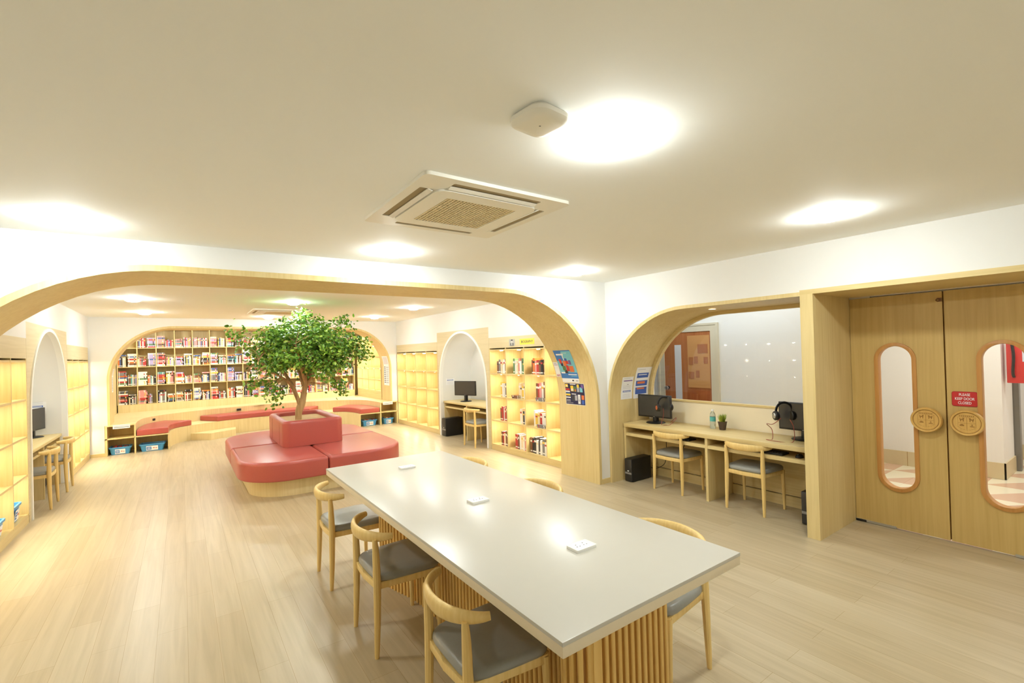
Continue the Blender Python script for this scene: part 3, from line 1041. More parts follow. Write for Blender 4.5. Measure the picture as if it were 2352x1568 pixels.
GT = 'chairs around the white table'
C0 = make_chair((0.85, 3.68, 0), 0, 'grey-seated wooden chair on open-floor side of table, nearest the red sofa', GT)
dup(C0, (0.853, 2.745, 0), 0, 'middle grey-seated wooden chair on the open-floor side of white table', GT)
dup(C0, (0.862, 1.745, 0), radians(-2), 'closest grey-seated wooden chair, cut off by the bottom picture edge', GT)
dup(C0, (2.160, 1.60, 0), pi + radians(3), 'chair on doors side of table showing grey seat beneath table corner', GT)
dup(C0, (2.175, 2.70, 0), pi, 'chair on doors side of table, middle, only its back rail visible', GT)
dup(C0, (2.175, 3.70, 0), pi, 'chair on doors side of table nearest bookshelves, only back rail visible', GT)
GD = 'chairs at the computer desks'
dup(C0, (4.536, 3.383, 0), 0, 'chair at the window desk, before the monitor beside the arch', GD)
dup(C0, (4.545, 2.487, 0), 0, 'chair at the window desk, close to the oak post by doors', GD)
dup(C0, (4.165, 7.277, 0), 0, 'single chair at the white arch bay desk between lit bookcases', GD)
dup(C0, (-1.265, 7.70, 0), pi, 'nearer of two chairs at the left arch bay desk', GD)
dup(C0, (-1.255, 8.57, 0), pi, 'farther of two chairs at the left arch bay desk', GD)

# ================================================================ LONG TABLE
TX0, TX1, TY0, TY1, TZ = 0.868, 1.818, 1.022, 3.700, 0.82
t = thing('long_table', 'long white-topped table on a slatted oak base in the foreground', 'table', (0, 0, 0))
MB().box(TX0, TX1, TY0, TY1, TZ - 0.014, TZ).build('tabletop', M_TOP, t, bevel=0.002)
MB().box(TX0 + 0.001, TX1 - 0.001, TY0 + 0.001, TY1 - 0.001, TZ - 0.048, TZ - 0.014).build('top_edge', M_TEDGE, t, bevel=0.002)
path = [(1.25, 1.30), (1.66, 1.30), (1.685, 1.32), (1.69, 1.36), (1.63, 1.75), (1.60, 2.3), (1.63, 2.95), (1.685, 3.36), (1.67, 3.44), (1.62, 3.47), (1.28, 3.47), (1.20, 3.45),
        (1.165, 3.38), (1.20, 3.2), (1.265, 2.9), (1.285, 2.35), (1.28, 1.85), (1.268, 1.52), (1.20, 1.41), (1.20, 1.33)]
closed = smooth_path([p + (0,) for p in path] + [path[0] + (0,)], 6)[:-1]
closed = [(p[0], p[1]) for p in closed]
MB().prism(inset(ccw(closed), 0.012), 'z', 0.0, TZ - 0.048).build('base_core', M_BACK, t, smooth=40)
sl_ = MB()
cc = ccw(closed)
acc, nxt = 0.0, 0.0
for i in range(len(cc)):
    a, b = Vector(cc[i]), Vector(cc[(i + 1) % len(cc)])
    d = (b - a).length
    while nxt <= acc + d and d > 1e-9:
        p = a + (b - a) * ((nxt - acc) / d)
        tg = (b - a).normalized()
        nm = Vector((tg.y, -tg.x))
        pr_ = []
        for (u, v) in ((-0.0105, -0.014), (-0.0105, 0.004), (-0.007, 0.008), (0.007, 0.008), (0.0105, 0.004), (0.0105, -0.014)):
            q_ = p + tg * u + nm * v
            pr_.append((q_.x, q_.y))
        sl_.prism(pr_, 'z', 0.0, TZ - 0.049)
        nxt += 0.037
    acc += d
sl_.build('base_slats', M_SLAT, t, smooth=40)
MB().box(1.245, 1.285, 1.286, 1.30, 0, TZ - 0.049).build('corner_strip', M_SLAT, t)
MB().box(0.95, 1.10, 3.52, 3.60, TZ - 0.10, TZ - 0.048).build('cable_box', M_DARK, t, bevel=0.003, label='dark cable box under the table')

ps = thing('table_socket', 'white socket plate on table, closest to the camera', 'power socket', (1.36, 1.46, TZ), 0, 'socket plates on the table')
MB().prism(rrect(-0.055, 0.055, -0.036, 0.036, 0.006), 'z', 0.0, 0.012).build('plate', M_TRIMW, ps, bevel=0.002)
sk_ = MB()
for u in (-0.022, 0.016):
    for (dx, dy) in ((0, 0.012), (-0.008, -0.006), (0.008, -0.006)):
        sk_.box(u + dx - 0.0025, u + dx + 0.0025, dy - 0.003, dy + 0.003, 0.0118, 0.0124)
sk_.build('pin_holes', M_DARK, ps, smooth=0)
dup(ps, (1.345, 2.28, TZ), 0, 'white socket plate at the middle of the table')
dup(ps, (1.345, 3.30, TZ), 0, 'white socket plate at table end toward the red sofa')

# ================================================================ ROUND-CORNER SOFA, PLANTER, TREE
SX0, SX1, SY0, SY1 = 0.52, 2.53, 6.04, 8.96
t = thing('island_sofa', 'red leatherette island sofa on an oak plinth around the tree planter', 'sofa', (0, 0, 0))
MB().prism(rrect(SX0 + 0.13, SX1 - 0.13, SY0 + 0.16, SY1 - 0.16, 0.50, 14), 'z', 0.0, 0.20).build('plinth', M_PALE, t, smooth=40)
MB().prism(rrect(SX0 + 0.06, SX1 - 0.06, SY0 + 0.08, SY1 - 0.08, 0.52, 14), 'z', 0.20, 0.222).build('seat_deck', M_PALE, t, smooth=40)
MXX, MYY = 1.46, 7.50
rc = 0.56
for (x0, x1, y0, y1, cx_, cy_) in ((SX0, MXX - 0.005, SY0, MYY - 0.005, 0, 0), (MXX + 0.005, SX1, SY0, MYY - 0.005, 1, 0), (SX0, MXX - 0.005, MYY + 0.005, SY1, 0, 1), (MXX + 0.005, SX1, MYY + 0.005, SY1, 1, 1)):
    po = []
    for qx, qy, a0 in ((1, 1, 0), (0, 1, pi / 2), (0, 0, pi), (1, 0, 1.5 * pi)):
        r = rc if (qx, qy) == (cx_, cy_) else 0.03
        ox = x1 - r if qx else x0 + r
        oy = y1 - r if qy else y0 + r
        n = 14 if r > 0.1 else 4
        for i in range(n + 1):
            a = a0 + (pi / 2) * i / n
            po.append((ox + r * cos(a), oy + r * sin(a)))
    mb = MB()
    pillow(mb, po, 0.215, 0.445, 0.04)
    mb.build('seat_cushion', M_RED, t, smooth=60)
PX0, PX1, PY0, PY1 = 1.10, 1.90, 6.98, 8.30
t = thing('tree_planter', 'square red padded planter box in the middle of the island sofa', 'planter', (0, 0, 0))
po_ = rrect(PX0, PX1, PY0, PY1, 0.11, 8)
pi2 = rrect(PX0 + 0.10, PX1 - 0.10, PY0 + 0.10, PY1 - 0.10, 0.07, 8)
lo = []
lo.append([(p[0], p[1], 0.447) for p in po_])
for i in range(6):
    a = (pi / 2) * i / 5
    lo.append([(p[0], p[1], 0.80 - 0.045 * (1 - sin(a))) for p in inset(po_, 0.045 * (1 - cos(a)))])
for i in range(6):
    a = (pi / 2) * (1 - i / 5)
    lo.append([(p[0], p[1], 0.80 - 0.045 * (1 - sin(a))) for p in inset(pi2, -0.045 * (1 - cos(a)))])
lo.append([(p[0], p[1], 0.50) for p in pi2])
MB().loft(lo, cap0=False, cap1=True).build('padded_box', M_RED, t, smooth=60)
MB().prism(rrect(PX0 + 0.105, PX1 - 0.105, PY0 + 0.105, PY1 - 0.105, 0.06, 6), 'z', 0.70, 0.742).build('topsoil', M_SOIL, t, smooth=30)
sm = MB()
for yy in (7.28, 7.9):
    sm.box(PX0 - 0.0015, PX0, yy, yy + 0.006, 0.46, 0.76)
sm.build('seam', mat('seam_dark', rgb(120, 52, 48), 0.6), t, smooth=0)

TX_, TY_ = 1.44, 7.60
t = thing('indoor_tree', 'leafy green indoor tree growing from the red planter', 'tree', (TX_, TY_, 0.742))
br = MB()
rng = random.Random(21)


def limb(pts, r0, r1, seg=9):
    p = smooth_path(pts, 6)
    n = len(p)
    rr = []
    for i in range(n):
        k = i / (n - 1)
        rr.append((r0 + (r1 - r0) * k) * (1 + 0.10 * sin(9 * k + 3 * r0 * 100)))
    br.tube(p, rr, seg)
    return p


limb([(-0.03, 0, -0.03), (-0.02, 0.01, 0.12), (0.03, 0, 0.26), (0.06, 0.01, 0.40)], 0.053, 0.046, 12)
tips = []
LIMBS = [
    ([(0.05, 0, 0.36), (0.10, 0.02, 0.55), (0.22, 0.05, 0.80), (0.36, 0.06, 1.06), (0.44, 0.05, 1.25)], 0.036, 0.011),
    ([(0.0, 0, 0.20), (-0.06, -0.02, 0.38), (-0.12, -0.03, 0.52), (-0.24, -0.05, 0.74), (-0.40, -0.04, 0.98)], 0.035, 0.010),
    ([(0.06, 0, 0.38), (0.07, -0.05, 0.62), (0.05, -0.10, 0.90), (0.04, -0.12, 1.25)], 0.038, 0.011),
    ([(0.08, 0.01, 0.48), (0.18, -0.10, 0.68), (0.34, -0.24, 0.86), (0.50, -0.34, 1.02)], 0.026, 0.009),
    ([(-0.05, 0, 0.36), (-0.10, 0.12, 0.56), (-0.22, 0.28, 0.80), (-0.34, 0.42, 1.02)], 0.024, 0.009),
    ([(-0.08, 0, 0.44), (-0.20, -0.12, 0.60), (-0.42, -0.26, 0.74), (-0.58, -0.30, 0.90)], 0.020, 0.008),
    ([(0.08, 0.02, 0.5), (0.16, 0.18, 0.72), (0.26, 0.36, 0.95), (0.34, 0.46, 1.15)], 0.026, 0.009),
    ([(0.07, -0.02, 0.55), (-0.02, -0.2, 0.8), (-0.10, -0.40, 1.0), (-0.14, -0.52, 1.12)], 0.024, 0.009),
    ([(0.05, -0.02, 0.5), (-0.02, 0.05, 0.8), (-0.12, 0.08, 1.1), (-0.16, 0.1, 1.36)], 0.024, 0.009)]
for pts, r0, r1 in LIMBS:
    tips.append(limb(pts, r0, r1))
CC, CRX, CRY, CRZ = Vector((0.11, 0.0, 0.97)), 0.86, 0.76, 0.62
centers = []
while len(centers) < 185:
    u = Vector((rng.uniform(-1, 1), rng.uniform(-1, 1), rng.uniform(-1, 1)))
    if u.length > 1 or u.length < 0.30:
        continue
    if u.z < -0.55 and u.xy.length < 0.75:
        continue
    bump_ = 0.92 + 0.10 * sin(5 * u.x + 2) + 0.07 * sin(7 * u.y + 1 + 4 * u.z)
    p = CC + Vector((u.x * CRX, u.y * CRY, u.z * CRZ * (1.0 if u.z > 0 else 0.80))) * bump_
    centers.append(p)
centers += [Vector((-0.40, -0.16, 0.48)), Vector((-0.36, -0.20, 0.36)), Vector((-0.44, -0.05, 0.56)), Vector((0.52, -0.10, 0.46)), Vector((0.60, -0.05, 0.40)),
            Vector((0.46, -0.2, 0.54)), Vector((-0.80, 0, 1.28)), Vector((-0.74, 0.05, 1.18)), Vector((0.88, 0.0, 0.98)), Vector((0.62, 0.0, 1.52)), Vector((0.70, 0, 1.46)),
            Vector((0.03, 0, 1.50)), Vector((0.08, 0, 1.53)), Vector((-0.62, -0.1, 0.58))]
allp = [Vector(q) for tp in tips for q in tp[6:]]
for c in centers:
    q = min(allp, key=lambda a: (a - c).length + 0.4 * max(0, a.z - c.z + 0.05))
    mid = (q + c) / 2 + Vector((rng.uniform(-.03, .03), rng.uniform(-.03, .03), 0.02))
    br.tube(smooth_path([q, mid, c], 3), [0.007, 0.006, 0.0055, 0.005, 0.004, 0.003, 0.002], 5)
br.build('trunk', M_TRUNK, t, smooth=60)
lf = MB()
for c in centers:
    for k in range(rng.randint(40, 50)):
        d = Vector((rng.gauss(0, 1), rng.gauss(0, 1), rng.gauss(0, 0.85)))
        p = c + d * 0.072
        out_ = (p - CC)
        nrm = (out_.normalized() * 0.5 + Vector((rng.gauss(0, .55), rng.gauss(0, .55), 0.55 + rng.gauss(0, .45)))).normalized()
        tdir = Vector((rng.gauss(0, 1), rng.gauss(0, 1), rng.gauss(-0.2, 0.5)))
        tdir = (tdir - nrm * tdir.dot(nrm)).normalized()
        sd = nrm.cross(tdir)
        L = rng.uniform(0.044, 0.070)
        W = L * rng.uniform(0.26, 0.34)
        vs = [p, p + tdir * L * 0.32 + sd * W - nrm * 0.004, p + tdir * L * 0.34 + nrm * 0.003, p + tdir * L * 0.32 - sd * W - nrm * 0.004,
              p + tdir * L * 0.72 + sd * W * 0.82 - nrm * 0.007, p + tdir * L * 0.72 - sd * W * 0.82 - nrm * 0.007, p + tdir * L - nrm * 0.010]
        lf.add(vs, [(0, 1, 2), (0, 2, 3), (2, 1, 4), (2, 4, 6), (2, 6, 5), (2, 5, 3)], rng.choice((0, 0, 1, 1, 2)))


def leaf_mat(name, r, g, b):
    m = mat(name, rgb(r, g, b), 0.35, noise=0.15, nscale=8)
    bs = m.node_tree.nodes['Principled BSDF']
    bs.inputs['Transmission Weight'].default_value = 0.0
    bs.inputs['Subsurface Weight'].default_value = 0.0
    return m


LM = [leaf_mat('leaf_mid', 124, 170, 54), leaf_mat('leaf_dark', 84, 134, 44), leaf_mat('leaf_light', 170, 204, 84)]
# leaves are single sheets as in nature: keep winding as made
me = bpy.data.meshes.new('foliage')
me.from_pydata(lf.v, [], lf.f)
for mm in LM:
    me.materials.append(mm)
me.polygons.foreach_set('material_index', lf.mi)
me.update()
fo_ = bpy.data.objects.new('foliage', me)
COL.objects.link(fo_)
fo_.parent = t
fo_['kind'] = 'stuff'

# ================================================================ READING NICHE: BENCH, CUSHIONS
ZL, ZSEAT = 0.545, 0.31
M0 = 1.585     # middle of the bench


def mirror_curve(half):
    return half + [(2 * M0 - x, y) for x, y in reversed(half)]


ledge_half = smooth_path([(-0.71, YB - 0.02, 0), (-0.70, 11.55, 0), (-0.62, 12.05, 0), (-0.36, 12.42, 0), (0.05, 12.68, 0), (0.62, 12.92, 0), (1.585, 13.06, 0)], 6)
seat_half = smooth_path([(-0.215, YB - 0.02, 0), (-0.20, 11.45, 0), (-0.10, 11.80, 0), (0.12, 12.02, 0), (0.45, 12.22, 0), (0.85, 12.38, 0), (1.585, 12.46, 0)], 6)
LH = [(p[0], p[1]) for p in ledge_half]
SH = [(p[0], p[1]) for p in seat_half]
LC, SCV = mirror_curve(LH)[:], mirror_curve(SH)[:]
t = thing('tiered_bench', 'built-in oak tiered bench curving round the reading niche', 'bench')
# upper ledge slab and its riser
XB0, XB1 = -1.14, 4.32
top_poly = [(-1.195, 13.98), (-1.195, YB + 0.15), (XB0, YB + 0.15), (XB0, YB - 0.02)] + LC + [(XB1, YB - 0.02), (XB1, YB + 0.15), (4.45, YB + 0.15), (4.45, 13.98)]
MB().prism(top_poly, 'z', ZL - 0.022, ZL).build('ledge_top', M_PALE, t, smooth=30)
rs = MB()
for crv, z0, z1, th in ((LC, ZSEAT, ZL - 0.022, 0.02), (SCV, 0.0, ZSEAT - 0.02, 0.02)):
    n = len(crv)
    nr = []
    for i in range(n):
        a, b = Vector(crv[max(i - 1, 0)]), Vector(crv[min(i + 1, n - 1)])
        tg = (b - a).normalized()
        nr.append(Vector((-tg.y, tg.x)))
    i0, i1 = 0, n
    outer = [(crv[i][0] + nr[i].x * th, crv[i][1] + nr[i].y * th) for i in range(n)]
    rs.prism(list(crv) + outer[::-1], 'z', z0, z1)
rs.build('riser', M_PALE, t, smooth=40)
seat_poly = [LC[0]] + LC[1:] + SCV[::-1]
MB().prism(seat_poly, 'z', ZSEAT - 0.02, ZSEAT).build('seat_board', M_PALE, t, smooth=30)
# open cabinet ends
for (a, b, c) in ((-1.14, -0.722, -0.215), (4.32, 3.892, 3.385)):
    s = 1 if b > a else -1
    MB().box(a, a + s * 0.03, YB - 0.02, YB + 0.42, 0, ZL - 0.022).build('cabinet_side', M_OAK, t)
    MB().box(b - 0.011, b + 0.011, YB - 0.02, YB + 0.42, 0, ZL - 0.022).build('cabinet_side', M_OAK, t)
    MB().box(c - s * 0.022, c, YB - 0.02, YB + 0.05, 0, ZSEAT - 0.02).build('cabinet_side', M_OAK, t)
    MB().box(a, b, YB - 0.02, YB + 0.42, ZSEAT - 0.02, ZSEAT).build('cabinet_shelf', M_OAK, t)
    MB().box(a, c, YB + 0.40, YB + 0.42, 0, ZSEAT - 0.02).build('cabinet_back', M_OAK, t)
    MB().box(a, b, YB + 0.40, YB + 0.42, ZSEAT, ZL - 0.03).build('cabinet_back', M_OAK, t)
# step
stp = [(0.10, 12.06), (0.47, 11.72), (0.95, 12.02), (0.98, 12.42), (0.45, 12.24)]
MB().prism(stp, 'z', 0.0, 0.14).build('step', M_PALE, t)


def socket(x, y, rz, lb):
    o = thing('bench_socket', lb, 'power socket', (x, y, 0.475), rz, 'dark sockets on the bench riser')
    MB().box(-0.045, 0.045, -0.008, 0.012, -0.024, 0.024).build('plate', M_DARK, o, bevel=0.002)
    MB().box(-0.03, -0.006, -0.0095, -0.008, -0.012, 0.012).box(0.006, 0.03, -0.0095, -0.008, -0.012, 0.012).build('outlet', M_BLACK, o, smooth=0)


socket(-0.50, 12.275, radians(50), 'dark socket on riser behind the left corner cushion')
socket(1.10, 12.985, radians(8), 'dark socket on riser behind the long middle cushion')
socket(3.68, 12.27, radians(-50), 'dark socket on riser behind the right corner cushion')


def strip_poly(c_out, c_in, i0, i1, gap=0.012):
    o_ = [c_out[i] for i in range(i0, i1 + 1)]
    n_ = [c_in[i] for i in range(i0, i1 + 1)]
    pl = o_ + n_[::-1]
    return inset(ccw(pl), gap)


def cushion(i0, i1, label):
    o_ = LC[i0:i1 + 1]
    n_ = SCV[i0:i1 + 1]
    pl = inset(ccw(o_ + n_[::-1]), 0.014)
    mb = MB()
    pillow(mb, pl, ZSEAT + 0.002, ZSEAT + 0.115, 0.022)
    tag(mb.build('bench_cushion', M_RED, smooth=60), label, 'cushion', 'red cushions on the niche bench')


NL = len(LC)
cushion(0, 19, 'red curved corner cushion on bench above blue tub, beside white pier left')
cushion(27, NL - 28, 'long red middle cushion on the niche bench behind the planter')
cushion(NL - 20, NL - 1, 'red curved corner cushion on bench beside the lit niche side shelves')

# ================================================================ NICHE BOOKCASE
Z0, DZ, X00, DX = 0.718, 0.4288, -1.177, 0.3494
NC = 15
t = thing('bookcase', 'wall-wide oak bookcase crammed with books at the back of the niche', 'bookcase')
MB().box(X00, X00 + NC * DX, YS + 0.30, YS + 0.315, ZL, H - 0.04).build('back_panel', M_OAK, t)
for i in range(NC + 1):
    x = X00 + i * DX
    MB().box(x - 0.009, x + 0.009, YS, YS + 0.30, Z0, H - 0.06).build('upright', M_OAK, t)
for k in range(5):
    z = Z0 + k * DZ
    MB().box(X00, X00 + NC * DX, YS + 0.001, YS + 0.30, z - 0.018, z).build('shelf', M_OAKX, t)
MB().box(X00, X00 + NC * DX, YS - 0.005, YS + 0.30, ZL, Z0 - 0.018).build('plinth', M_PALE, t)

# ---------------------------------------------------------------- books
BC = [('white', 236, 232, 226), ('red', 186, 60, 56), ('orange', 214, 122, 58), ('yellow', 226, 190, 82), ('blue', 84, 108, 164), ('grey', 128, 126, 126), ('black', 48, 44, 46),
      ('pink', 222, 150, 146), ('green', 96, 134, 90), ('brown', 124, 82, 58), ('lilac', 176, 164, 206), ('cream', 232, 214, 176), ('teal', 96, 160, 160)]
BW = [7, 4, 2, 2, 3, 3, 3, 4, 1, 3, 3, 4, 1]
BM = {n: tint('cover_' + n, r, g, b, 0.45) for n, r, g, b in BC}
M_PAGE = tint('page_block', 238, 230, 212, 0.8)
BAND = ['white', 'black', 'cream', 'red', 'white', 'yellow']


def pick(r):
    return r.choices([b[0] for b in BC], BW)[0]


def book_mesh(mb, w_, d_, h_, m0):
    """standing book: thickness w_ along x, depth d_ into +y, height h_; spine at y=0; slots m0 cover, +1 pages, +2 band"""
    c = min(0.003, w_ * 0.2)
    mb.box(0, c, 0, d_, 0, h_, m0).box(w_ - c, w_, 0, d_, 0, h_, m0).box(c, w_ - c, 0, 0.003, 0, h_, m0)
    mb.box(c, w_ - c, 0.003, d_ - 0.004, 0.003, h_ - 0.003, m0 + 1)
    z_ = h_ * 0.70
    mb.box(c * 0.6, w_ - c * 0.6, -0.0008, 0, z_, z_ + h_ * 0.12, m0 + 2)
    mb.box(c * 0.6, w_ - c * 0.6, -0.0008, 0, h_ * 0.08, h_ * 0.16, m0 + 3)


STUFF = MB()
SMATS = [BM[b[0]] for b in BC] + [M_PAGE]
SIDX = {b[0]: i for i, b in enumerate(BC)}
NBOOK = 0


def put_book(w_, d_, h_, mtx, colour, label, group, single, r):
    global NBOOK
    mb = MB()
    book_mesh(mb, w_, d_, h_, 0)
    mb.xform(mtx)
    band = r.choice(BAND)
    if single:
        o = mb.build('book', [BM[colour], M_PAGE, BM[band], BM['white']], smooth=0)
        tag(o, label, 'book', group)
        NBOOK += 1
    else:
        mp = {0: SIDX[colour], 1: len(BC), 2: SIDX[band], 3: SIDX['white']}
        off = len(STUFF.v)
        STUFF.v += mb.v
        STUFF.f += [[off + i for i in f] for f in mb.f]
        STUFF.mi += [mp[i] for i in mb.mi]


T3 = Matrix.Translation
ROWN = {3: 'top row', 2: 'second row', 1: 'third row', 0: 'bottom row'}
rb_ = random.Random(5)
for c in range(NC):
    for k in range(4):
        xa = X00 + c * DX + 0.012
        xb = X00 + (c + 1) * DX - 0.012
        zb = Z0 + k * DZ
        if k == 3 and c in (0,):
            continue
        single = c <= 2
        where = '%s column from left, %s, niche bookcase' % (ORD(c), ROWN[k])
        grp = 'books in the niche bookcase'
        flip = rb_.random() < 0.3
        if k == 3 and c == 1:
            flip = True
        sw = rb_.uniform(0.150, 0.175)
        if k == 3 and c == 4:
            nstack = 0
        else:
            nstack = rb_.randint(6, 10)
        if k == 3:
            nstack = min(nstack, 8)
        z = zb
        x0s = xb - sw if flip else xa
        base = rb_.choice([None, None, 'white', 'pink', 'grey', 'lilac'])
        for i in range(nstack):
            th = rb_.uniform(0.026, 0.040)
            ln = sw - rb_.uniform(0, 0.03)
            # lying flat: local z (height) -> world x, thickness -> world z
            mtx = Matrix(((0, 0, 1, x0s + (sw - ln if flip else 0)), (0, 1, 0, YS + 0.03 + rb_.uniform(0, 0.02)), (-1, 0, 0, z + th), (0, 0, 0, 1)))
            colr = base if base and rb_.random() < 0.5 else pick(rb_)
            pos_ = 'lowest' if i == 0 else ('topmost' if i == nstack - 1 else ORD(i))
            frm = 'lying book of pile' if i in (0, nstack - 1) else 'lying book up in pile'
            put_book(th, 0.14, ln, mtx, colr, '%s %s %s, %s' % (pos_, colr, frm, where), grp, single, rb_)
            z += th
        x = xa + sw + 0.006 if not flip else xa
        xe = xb if not flip else xb - sw - 0.006
        if nstack == 0:
            x, xe = xa, xb
        j = 0
        hb = rb_.uniform(0.16, 0.25)
        lean = 0
        while x < xe - 0.018 and j < 15:
            th = rb_.uniform(0.018, 0.032)
            if x + th > xe:
                break
            if rb_.random() < 0.03 and j > 2:
                break
            hh = hb + rb_.uniform(-0.02, 0.02)
            mtx = T3((x, YS + 0.03 + rb_.uniform(0, 0.02), zb))
            colr = pick(rb_)
            put_book(th, 0.14, hh, mtx, colr, '%s %s book standing beside the pile, %s' % (ORD(j), colr, where) if nstack else '%s %s standing book, %s' % (ORD(j), colr, where), grp, single, rb_)
            x += th + 0.001
            j += 1
        if rb_.random() < 0.45 and nstack and j > 3 and k < 3:
            # one laid across the tops of the standing books
            wtot = (xe - (xa + sw + 0.006)) if not flip else (xe - xa)
            ln = min(0.19, max(0.1, wtot))
            xs = xa + sw + 0.006 if not flip else xa
            th = 0.028
            zt = zb + hb + 0.024
            mtx = Matrix(((0, 0, 1, xs), (0, 1, 0, YS + 0.035), (-1, 0, 0, zt + th), (0, 0, 0, 1)))
            colr = pick(rb_)
            put_book(th, 0.14, ln, mtx, colr, '%s book laid across standing books, %s' % (colr, where), grp, single, rb_)

# bookcase beside the arch: books stand against the nearer side of each cubby
rr_ = random.Random(11)
y1c = 6.83
cw = (6.83 - 4.82) / 4
PLAN = {(0, 3): 7, (0, 2): 5, (0, 1): 6, (0, 0): 6, (1, 3): 8, (1, 2): 5, (1, 1): 5, (1, 0): 8, (2, 3): 8, (2, 2): 6, (2, 1): 7, (2, 0): 9, (3, 1): 2, (3, 0): 3}
COLS_ = {(0, 3): ['brown', 'grey', 'cream', 'white', 'white'], (1, 3): ['green', 'white', 'cream', 'pink', 'white', 'green'], (2, 3): ['brown', 'orange', 'pink', 'red', 'brown', 'black', 'brown', 'cream'],
         (0, 1): ['brown', 'red', 'white', 'red'], (1, 0): ['red', 'red', 'brown', 'white', 'cream', 'white', 'pink'], (2, 2): ['brown', 'red', 'pink', 'white', 'brown', 'cream']}
for (c, k), n in PLAN.items():
    ynear = 6.83 - (c + 1) * cw + 0.014           # nearer end of the cubby
    zb = ROWZ[k]
    y = ynear
    cs = COLS_.get((c, k))
    for i in range(n):
        th = rr_.uniform(0.036, 0.054)
        hh = rr_.uniform(0.20, 0.25) if (c, k) != (2, 2) else rr_.uniform(0.25, 0.29)
        colr = cs[(n - 1 - i) % len(cs)] if cs else rr_.choice(['white', 'white', 'cream', 'brown', 'red', 'grey', 'yellow', 'black'])
        # spine looks along -x
        mtx = Matrix(((0, 1, 0, XR + 0.05 + rr_.uniform(0, 0.015)), (1, 0, 0, y), (0, 0, 1, zb), (0, 0, 0, 1)))
        put_book(th, 0.16, hh, mtx, colr, '%s %s standing book from arch side, cubby %s, %s, yellow-sign bookcase' % (ORD(i), colr, ['farthest from arch', 'left of centre', 'right of centre', 'beside arch'][c], ROWN[k]),
                 'books in the bookcase with the yellow sign', True, rr_)
        y += th + 0.001
for (c, k, yo, colr) in ((1, 2, 0.17, 'brown'), (2, 2, 0.03, 'grey'), (2, 1, 0.02, 'grey')):
    yn = 6.83 - (c + 1) * cw + 0.014 + yo
    zz = ROWZ[k]
    for q in range(2):
        mtx = Matrix(((0, 1, 0, XR + 0.012), (0, 0, 1, yn + 0.01 * q), (1, 0, 0, zz), (0, 0, 0, 1)))
        if c == 2:
            mtx = Matrix(((0, 1, 0, XR + 0.004), (0, 0, 1, yn + 0.01 * q), (1, 0, 0, zz), (0, 0, 0, 1)))
        put_book(0.024, 0.042 if c == 2 else 0.15, 0.19, mtx, colr, '%s %s book lying flat, cubby %s, %s, yellow-sign bookcase' % (['lower', 'upper'][q], colr, ['', 'left of centre', 'right of centre'][c], ROWN[k]),
                 'books in the bookcase with the yellow sign', True, rr_)
        zz += 0.025
so = STUFF.build('books', SMATS, smooth=0)
so['kind'] = 'stuff'
tag(so, 'crowded books filling the middle and far columns of niche bookcase behind tree', 'books', 'books in the niche bookcase')

# ================================================================ BLUE TUBS
def tub(loc, rz, wx, wy, h_, label, group, fill=True):
    t_ = thing('blue_tub', label, 'tub', loc, rz, group)
    def ring(sx, sy, z, r=0.03):
        return [(p[0], p[1], z) for p in rrect(-sx / 2, sx / 2, -sy / 2, sy / 2, r, 4)]
    b = 0.86
    MB().loft([ring(wx * b, wy * b, 0), ring(wx, wy, h_ - 0.02), ring(wx + 0.025, wy + 0.025, h_ - 0.02), ring(wx + 0.025, wy + 0.025, h_), ring(wx - 0.008, wy - 0.008, h_),
               ring(wx * b - 0.01, wy * b - 0.01, 0.008)]).build('tub_body', M_BLUE, t_, smooth=40)
    lb = MB().box(-wx * 0.24, wx * 0.24, -0.004, 0.0, 0.0, h_ * 0.62)
    lb.box(-wx * 0.22, -wx * 0.03, -0.0055, -0.004, h_ * 0.10, h_ * 0.52, 1)
    lb.box(-wx * 0.19, -wx * 0.06, -0.0062, -0.0055, h_ * 0.36, h_ * 0.42, 0).box(-wx * 0.19, -wx * 0.06, -0.0062, -0.0055, h_ * 0.20, h_ * 0.26, 0)
    lb.box(wx * 0.03, wx * 0.11, -0.0055, -0.004, h_ * 0.26, h_ * 0.40, 2).box(wx * 0.13, wx * 0.2, -0.0055, -0.004, h_ * 0.24, h_ * 0.36, 2)
    lb.xform(Matrix.Translation((0.0, -wy * 0.5 * 0.93, h_ * 0.12)) @ Matrix.Rotation(radians(8), 4, 'X'))
    lb.build('name_card', [M_PAPER, tint('card_blue', 52, 120, 190), tint('card_pink', 214, 140, 120)], t_, smooth=0, label='white card with blue panel')
    if fill:
        rg = random.Random(int(wx * 1000 + loc[0] * 10))
        cn = MB()
        n = 7
        for i in range(n):
            x = -wx * 0.38 + wx * 0.76 * i / n
            cn.box(x, x + wx * 0.09, -wy * 0.33, wy * 0.33, 0.012, h_ + rg.uniform(-0.015, 0.018), rg.randint(0, 3))
        cn.build('contents', [BM['red'], BM['cream'], BM['brown'], BM['grey']], t_, smooth=0)
    return t_


